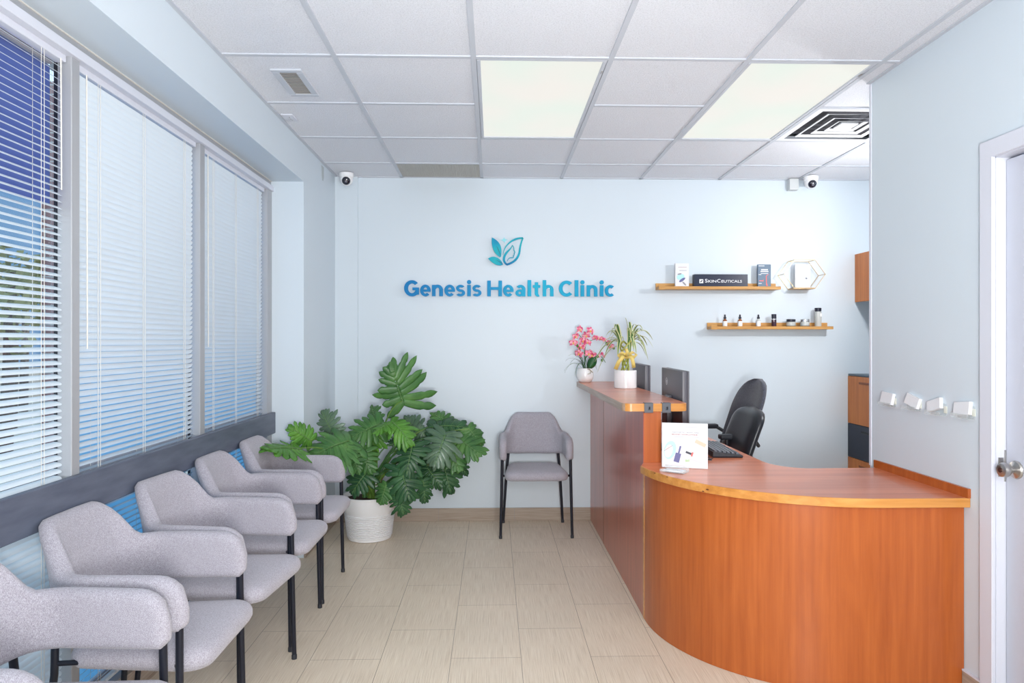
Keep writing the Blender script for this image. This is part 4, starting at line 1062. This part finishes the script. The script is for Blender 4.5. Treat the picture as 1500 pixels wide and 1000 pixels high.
#LEAVES_BEGIN
LEAVES = [
 ((-0.634, 4.85, 0.955), (-0.71, 4.8, 1.201), (0.1, -1, 0.25), 1.15, 'm', 0.05, 1.2),
 ((-1.073, 4.62, 0.783), (-1.152, 4.62, 0.904), (-0.3, -1, 0.2), 0.9, 'g', 0.3, 1),
 ((-1.158, 4.15, 0.733), (-1.257, 3.9, 0.797), (0.1, -0.6, 0.9), 0.75, 'b', 0.1, 1),
 ((-1.143, 4.34, 0.758), (-1.222, 4.24, 0.846), (-0.1, -0.9, 0.5), 0.8, 'b', 0.2, 1),
 ((-0.932, 4.46, 0.733), (-1.105, 4.22, 0.709), (0.05, -0.75, 0.6), 0.8, 'm', 0.25, 1),
 ((-0.93, 4.42, 0.704), (-1.008, 4.28, 0.632), (0, -0.8, 0.6), 1.0, 'm', 0.35, 1),
 ((-0.785, 4.75, 0.803), (-0.951, 4.62, 0.747), (-0.1, -0.9, 0.4), 0.95, 'm', 0.2, 1),
 ((-0.816, 4.85, 0.822), (-0.89, 4.92, 0.937), (-0.2, -1, 0.2), 0.6, 'm', 0.4, 1),
 ((-0.79, 4.74, 0.774), (-0.843, 4.7, 0.625), (-0.2, -1, 0.2), 0.8, 'b', 0.4, 1),
 ((-0.69, 4.66, 0.821), (-0.782, 4.56, 0.804), (-0.1, -0.6, 0.8), 0.7, 'b', 0.3, 1),
 ((-0.675, 4.66, 0.828), (-0.545, 4.55, 0.755), (0.1, -0.7, 0.7), 0.9, 'b', 0.5, 1),
 ((-0.542, 4.98, 0.712), (-0.649, 5.02, 0.841), (0.1, -1, 0.1), 0.85, 'g', 0.25, 1),
 ((-0.531, 4.95, 0.747), (-0.456, 4.9, 0.691), (0.2, -1, 0.3), 0.8, 'g', 0.5, 1),
 ((-0.42, 4.92, 0.766), (-0.132, 4.88, 0.808), (0.1, -0.7, 0.7), 0.55, 'd', 0.35, 1),
 ((-0.315, 4.98, 0.79), (-0.462, 5.05, 0.869), (0, -0.8, 0.6), 0.7, 'm', 0.2, 1),
 ((-0.262, 4.86, 0.696), (-0.092, 4.76, 0.619), (0.2, -0.9, 0.5), 1.0, 'm', 0.3, 1),
 ((-0.331, 4.75, 0.727), (-0.394, 4.62, 0.563), (0, -1, 0.35), 1.0, 'g', 0.3, 1),
 ((-0.32, 4.82, 0.641), (-0.238, 4.7, 0.526), (0.2, -1, 0.3), 0.9, 'm', 0.35, 1),
 ((-0.353, 4.86, 0.513), (-0.288, 4.78, 0.338), (0.2, -1, 0.2), 0.9, 'd', 0.3, 1),
 ((-0.268, 4.98, 0.523), (-0.181, 4.95, 0.418), (0.3, -1, 0.2), 0.75, 'd', 0.3, 1),
 ((-0.458, 4.84, 0.486), (-0.361, 4.76, 0.381), (0.1, -1, 0.2), 0.8, 'd', 0.3, 1),
 ((-0.544, 4.66, 0.666), (-0.574, 4.55, 0.511), (0, -1, 0.4), 1.0, 'd', 0.3, 1),
 ((-0.611, 4.62, 0.513), (-0.549, 4.52, 0.354), (0.1, -1, 0.3), 1.0, 'd', 0.3, 1),
 ((-0.48, 4.75, 0.413), (-0.46, 4.7, 0.283), (0.2, -1, 0.2), 0.75, 'd', 0.3, 1),
 ((-0.623, 4.6, 0.358), (-0.588, 4.55, 0.24), (0.2, -1, 0.3), 0.95, 'd', 0.3, 1),
 ((-0.71, 4.6, 0.416), (-0.749, 4.56, 0.303), (-0.2, -1, 0.2), 0.8, 'm', 0.2, 1),
 ((-0.85, 4.66, 0.492), (-0.947, 4.6, 0.374), (-0.2, -1, 0.3), 0.95, 'd', 0.25, 1),
 ((-0.879, 4.66, 0.638), (-0.821, 4.58, 0.521), (0, -1, 0.3), 0.9, 'm', 0.3, 1),
 ((-0.925, 4.6, 0.619), (-0.885, 4.54, 0.515), (-0.1, -1, 0.3), 0.7, 'm', 0.3, 1),
 ((-0.71, 4.9, 0.646), (-0.666, 4.92, 0.72), (0, -1, 0.2), 0.8, 'd', 0.3, 1),
 ((-0.386, 4.88, 0.602), (-0.5, 4.8, 0.464), (0, -1, 0.3), 0.9, 'd', 0.3, 1),
 ((-0.171, 4.9, 0.752), (-0.078, 4.85, 0.651), (0.2, -1, 0.4), 0.8, 'm', 0.3, 1),
]
#LEAVES_END
for k, (B, T, N_, w, tone, dr, asym) in enumerate(LEAVES):
    B = Vector(B)-Vector((PX, PY, 0)); T = Vector(T)-Vector((PX, PY, 0))
    leaf_philo(pot, B, T, N_, w, {'d': LEAFD, 'm': LEAFM, 'b': LEAFB, 'g': LEAFG}[tone], dr, 100+k, 8 if w > .7 else 7, .10, asym)
    # petiole
    rb = random.Random(50+k); s0 = Vector((rb.uniform(-.05, .05), rb.uniform(-.05, .05), .275))
    c = Vector((B.x*.35+s0.x*.6, B.y*.35+s0.y*.6, max(B.z*.9+.06, .34)))
    m = MB(); m.tube(bez(s0, c, B, 12), [.0085-.005*i/12 for i in range(13)], 7); m.build('petiole', STEM if tone in 'bm' else LEAFM, pot)
m = MB()
for (a, b) in (((0, 0, .27), (.02, .01, .50)), ((.04, -.02, .27), (.09, -.01, .44))): m.tube([a, b], [.018, .012], 10)
m.build('trunk', mat('plant_trunk', (.16, .17, .06), .8), pot)
m = MB(); m.box((.06, -.12, .34), (.075, -.118, .42)); m.build('plant_tag', mat('tag_white', (.8, .85, .85), .5), pot, smooth=False)

def blade(m, P, w_, nrm=(0, 0, 1), fold=.25):
    """long pointed leaf blade following P"""
    P = [Vector(p) for p in P]; n = len(P); rows = []
    for i, p in enumerate(P):
        t = P[min(i+1, n-1)]-P[max(i-1, 0)]; t.normalize(); N_ = Vector(nrm); s_ = t.cross(N_)
        if s_.length < .05: s_ = t.cross(Vector((0, 1, 0)))
        s_.normalize(); up = s_.cross(t); q_ = i/(n-1); ww = w_*(min(1, q_/.18+.35))*(1-q_**3)**.8+.0003
        rows.append([p-s_*ww+up*ww*fold, p-s_*ww*.5+up*ww*fold*.4, p, p+s_*ww*.5+up*ww*fold*.4, p+s_*ww+up*ww*fold])
    return rows
# dracaena pot
DX, DY = .872, 4.55
dp = empty('potted_dracaena', (DX, DY, CT), 0, 'striped-leaf lucky bamboo with gold bow in a white cylinder pot on the counter', 'potted plant')
m = MB(); m.lathe([(.070, 0), (.0735, .003), (.0735, .116), (.072, .118), (.068, .118), (.067, .10)], 40, cap=False); m.lathe([(.07, 0), (.001, 0)], 40, cap=False); m.build('pot', CERAM, dp)
m = MB(); m.lathe([(.0675, .106), (.04, .110), (.001, .111)], 24, cap=False); m.build('soil', mat('brown_pebbles', (.20, .11, .05), .9), dp)
CANE = leafm('cane_yellow_green', (.30, .34, .06), (.42, .42, .10), (.50, .46, .14))
for k in range(5):
    P = []
    for i in range(22):
        t = i/21; a = 2*PI*k/5+t*5.5; r_ = .028*(1-.35*math.sin(PI*min(1, t*1.2)))+(.03*max(0, t-.55)); P.append((r_*math.cos(a), r_*math.sin(a), .10+.21*t))
    m = MB(); m.tube(P, .0058, 8); m.build('cane', CANE, dp)
for kk in range(2):
    pass
m = MB(); m.lathe([(.040, .195), (.043, .20), (.043, .222), (.040, .227)], 24, cap=False); m.build('ribbon_band', RIBBON, dp)
def ribbon_strip(P, w_, d=(0, -1, 0)):
    m = MB(); rows = []
    for p, q_ in zip(P, P[1:]+[P[-1]]):
        t = Vector(q_)-Vector(p)
        if t.length < 1e-6: t = Vector(P[-1])-Vector(P[-2])
        s_ = t.cross(Vector(d)).normalized()*w_; rows.append([Vector(p)-s_, Vector(p)+s_])
    m.loops(rows, False, False); o = m.build('bow_ribbon', RIBBON, dp, True, 80); sm_ = o.modifiers.new('t', 'SOLIDIFY'); sm_.thickness = .001
ribbon_strip([(-.005, -.045, .215), (-.03, -.06, .205), (-.055, -.062, .175), (-.075, -.05, .125)], .013)
ribbon_strip([(.005, -.045, .215), (.03, -.06, .20), (.04, -.06, .165), (.045, -.052, .135)], .012)
ribbon_strip([(0, -.046, .215), (-.03, -.065, .235), (-.055, -.055, .222), (-.05, -.05, .205), (-.02, -.05, .208)], .011)
ribbon_strip([(0, -.046, .215), (.03, -.065, .235), (.06, -.055, .225), (.05, -.05, .205), (.02, -.05, .208)], .011)
ribbon_strip([(0, -.046, .21), (.0, -.055, .24), (-.005, -.05, .262)], .010)
def stripem():
    m = STRIPE; base(m, ramp(m, noise_tex(m, coords(m, (1, 1, 1)), 45, 2), [(.38, (.06, .15, .04)), (.5, (.16, .28, .07)), (.62, (.55, .58, .26))]))
stripem()
CREAM = mat('cream_leaf_margin', (.66, .66, .36), .5)
GM = leafm('dracaena_green', (.05, .13, .04), (.09, .19, .06), (.16, .28, .08))
rg = random.Random(21)
tips = [(-.13, 0, .335, .05), (-.19, -.03, .10, .06), (-.21, -.05, .17, .07), (-.15, -.06, .20, .05), (-.10, .02, .30, .05), (-.085, .03, .385, .03), (.0, .02, .46, .03), (.02, -.03, .43, .03), (.08, .02, .40, .05), (.165, 0, .33, .07), (.18, -.02, .26, .08), (.14, -.05, .18, .09), (.12, .04, .37, .05), (.06, -.06, .22, .08), (.04, -.08, .24, .07), (.02, -.05, .18, .08), (-.06, -.05, .20, .06), (-.04, .05, .36, .04), (.10, -.04, .28, .07), (.19, .03, .31, .08), (-.12, .05, .27, .05), (.05, .06, .38, .05), (-.17, .03, .24, .08), (.15, .05, .23, .09)]
tips += [(rg.uniform(-.17, .18), rg.uniform(-.09, .05), rg.uniform(.20, .38), rg.uniform(.04, .09)) for _ in range(14)]
for k, (tx, ty, tz, hump) in enumerate(tips):
    s0 = Vector(((-.03 if tx < 0 else .035)+rg.uniform(-.01, .01), rg.uniform(-.02, .02), .27+rg.uniform(0, .05)))
    T = Vector((tx, ty, tz+.005)); c = (s0*.45+T*.55)+Vector((0, 0, hump+.05))
    m = MB(); P = bez(s0, c, T, 12)
    rows = blade(m, P, .0125)
    m.loops(rows, False, False)
    for f in m.bm.faces: f.material_index = 0
    o = m.build('leaf', [GM, CREAM], dp, True, 60)
    for pidx, f in enumerate(o.data.polygons): f.material_index = 1 if pidx % 4 in (0, 3) else 0
    o.modifiers.new('t', 'SOLIDIFY').thickness = .0008

# orchid
OX, OY = .69, 5.19
op = empty('potted_orchid', (OX, OY, CT), 0, 'pink orchid in a round white bowl pot at the far end of the counter', 'potted plant')
m = MB(); m.lathe([(.032, 0), (.046, .006), (.060, .028), (.0645, .052), (.062, .080), (.054, .105), (.050, .107), (.048, .10)], 40, cap=False); m.lathe([(.032, 0), (.001, 0)], 40, cap=False); m.build('pot', CERAM, op)
m = MB(); m.lathe([(.050, .092), (.001, .10)], 24, cap=False); m.build('moss', mat('moss_brown', (.16, .12, .05), .95), op)
m = MB(); m.tube([(.02, -.05, .108), (.035, -.062, .09), (.03, -.066, .07), (.01, -.066, .065)], .003, 6); m.tube([(.0, -.045, .106), (.02, -.06, .10), (.04, -.062, .085), (.048, -.062, .075)], .003, 6); m.build('aerial_root', mat('root_grey', (.35, .32, .24), .8), op)
stems = [[(0, 0, .09), (.0, 0, .25), (.02, 0, .30), (.09, -.01, .325), (.17, -.02, .30), (.215, -.02, .28)], [(0, 0, .09), (-.005, 0, .22), (-.02, 0, .32), (-.05, -.01, .36)], [(0, 0, .09), (.005, 0, .18), (.05, -.01, .215), (.12, -.02, .19), (.15, -.02, .15)]]
for P in stems:
    m = MB(); Q = []
    for i in range(len(P)-1):
        p0 = Vector(P[max(i-1, 0)]); p1 = Vector(P[i]); p2 = Vector(P[i+1]); p3 = Vector(P[min(i+2, len(P)-1)])
        for k in range(6):
            t = k/6; Q.append(.5*((2*p1)+(p2-p0)*t+(2*p0-5*p1+4*p2-p3)*t*t+(3*p1-p0-3*p2+p3)*t**3))
    Q.append(Vector(P[-1])); m.tube(Q, .0024, 6); m.build('flower_stem', LEAFM, op)
def blossom(c, sc, face, seed):
    r = random.Random(seed); q_ = Vector(face).normalized().to_track_quat('Z', 'Y').to_matrix().to_4x4(); M_ = Matrix.Translation(c) @ q_ @ Matrix.Rotation(r.uniform(-.4, .4), 4, 'Z')
    m = MB(); m.M = M_
    for k, (a, l, w_) in enumerate(((90, 1, .66), (215, .95, .52), (325, .95, .52), (20, 1.05, .92), (160, 1.05, .92))):
        a = R(a); rows = []
        for i in range(7):
            s_ = i/6; ww = w_*.5*math.sin(PI*min(.98, .12+s_*.86))**.7*sc; x = s_*l*sc; z_ = .12*sc*s_-.25*sc*s_*s_+(.003 if k > 4 else 0)
            rows.append([(x*math.cos(a)-v*ww*math.sin(a), x*math.sin(a)+v*ww*math.cos(a), z_+.08*sc*(v*v)) for v in (-1, -.5, 0, .5, 1)])
        m.loops(rows, False, False)
    b = m.build('blossom', PINK, op, True, 70)
    m = MB(); m.M = M_; m.sphere((0, -.10*sc, .13*sc), .18*sc, .8, 1.5, .8, 10, 7); m.build('lip', LIPY, b)
F = [(-.075, -.03, .345), (-.045, -.035, .395), (.005, -.03, .35), (.035, -.03, .385), (-.02, -.045, .31), (.01, -.045, .30), (-.09, -.02, .295), (-.035, -.04, .265), (-.05, -.03, .215), (.02, -.05, .215), (.045, -.05, .205), (.175, -.03, .295), (.19, -.03, .27)]
for k, p in enumerate(F):
    blossom(p, (.036 if k < 11 else .026), (rng.uniform(-.8, .8)+.1, -1, rng.uniform(-.5, .6)), 300+k)
for k, p in enumerate([(.07, -.02, .335), (.095, -.02, .33), (.12, -.02, .325), (.145, -.02, .318)]): blossom(p, .024, (rng.uniform(-.8, .8), -1, .4), 330+k)
for p, mm, r_ in (((.105, -.02, .20), PINK, .011), ((.125, -.02, .215), PINK, .011), ((.14, -.02, .195), PINK, .009), ((.09, -.03, .195), LEAFB, .009), ((.125, -.02, .165), LEAFB, .009), ((.205, -.02, .262), LEAFB, .009), ((-.06, -.03, .275), LEAFB, .010), ((-.045, -.03, .258), LEAFB, .009), ((.16, -.02, .29), LEAFB, .010), ((.215, -.02, .255), LEAFB, .007)):
    m = MB(); m.sphere(p, r_, 1, 1, 1.3, 10, 8); m.build('bud', mm, op)
m = MB(); rows = []
for i in range(11):
    s_ = i/10; ww = .034*math.sin(PI*min(.99, .06+s_*.92))**.75; c = Vector((.02+.055*s_, -.045-.015*s_, .105+.095*s_)); 
    sd = Vector((.75, -.1, -.55)).normalized(); rows.append([c+sd*ww*v+Vector((0, .012*v*v, 0)) for v in (-1, -.5, 0, .5, 1)])
m.loops(rows, False, False); ob = m.build('broad_leaf', leafm('orchid_leaf', (.01, .07, .02), (.015, .11, .025), (.03, .16, .04)), op, True, 70); ob.modifiers.new('t', 'SOLIDIFY').thickness = .002
rg = random.Random(5)
for k, (tx, tz, hz) in enumerate([(-.15, .16, .12), (-.16, .085, .17), (-.155, .07, .19), (-.12, .14, .16), (-.08, .045, .20), (-.10, .22, .10), (-.05, .21, .1), (.03, .20, .1), (.085, .09, .14), (.08, .115, .16), (.06, .19, .12), (-.03, .22, .08), (-.07, .19, .12), (-.13, .20, .09), (-.085, .06, .19)]):
    s0 = Vector((rg.uniform(-.02, .02), rg.uniform(-.02, .02), .10)); T = Vector((tx, rg.uniform(-.06, .0), tz)); c = (s0*.4+T*.6)*1.0; c.z = max(s0.z, T.z)+hz*.55
    m = MB(); m.loops(blade(m, bez(s0, c, T, 10), .0032), False, False); ob = m.build('grass_blade', LEAFM if k % 3 else LEAFD, op, True, 60); ob.modifiers.new('t', 'SOLIDIFY').thickness = .0006

# ------------------------------------------------------------------ lights, world, camera
w = bpy.data.worlds.new('World'); scn.world = w; w.use_nodes = True
N, L = w.node_tree.nodes, w.node_tree.links
bg = N['Background']; tc = N.new('ShaderNodeTexCoord'); sp = N.new('ShaderNodeSeparateXYZ'); L.new(tc.outputs['Generated'], sp.inputs[0])
cr = N.new('ShaderNodeValToRGB'); L.new(sp.outputs['Z'], cr.inputs['Fac'])
cr.color_ramp.elements[0].position = 0; cr.color_ramp.elements[0].color = (.80, .88, .96, 1); cr.color_ramp.elements[1].position = .6; cr.color_ramp.elements[1].color = (.50, .72, .94, 1)
L.new(cr.outputs[0], bg.inputs['Color']); bg.inputs['Strength'].default_value = 1.45
def area(name, loc, target, size, power, col=(1, 1, 1), sy=None):
    l = bpy.data.lights.new(name, 'AREA'); l.energy = power; l.color = col; l.size = size
    if sy: l.shape = 'RECTANGLE'; l.size_y = sy
    o = bpy.data.objects.new(name, l); COL.objects.link(o); o.location = loc
    o.rotation_euler = (Vector(target)-Vector(loc)).to_track_quat('-Z', 'Y').to_euler(); return o
def point(name, loc, power, r, col=(1, 1, 1)):
    l = bpy.data.lights.new(name, 'POINT'); l.energy = power; l.color = col; l.shadow_soft_size = r
    o = bpy.data.objects.new(name, l); COL.objects.link(o); o.location = loc; return o
point('flash_lamp', (2.60, 3.95, 2.08), 38, .045, (1, 1, 1))
area('room_fill', (.4, -1.2, 2.3), (.2, 4.0, .6), 1.6, 60, (1, .99, .98), 1.0)  # added fill behind the camera, no actual fixture of the room
area('ceiling_fill', (.3, -.3, 1.1), (.35, 3.6, 2.618), .5, 54, (1, 1, 1), .5).data.spread = R(130)  # added unseen fill, aimed up to brighten the ceiling

cam = bpy.data.cameras.new('Camera'); co = bpy.data.objects.new('Camera', cam); COL.objects.link(co)
cam.sensor_width = 36; cam.lens = 36*1013.7/1500; cam.clip_start = .02
co.location = (0, 0, CAMZ); co.rotation_euler = (R(90), 0, -.0269)
scn.camera = co
vs = scn.view_settings; vs.view_transform = 'Standard'; vs.look = 'None'; vs.gamma = 1; vs.use_curve_mapping = False; vs.exposure = .15
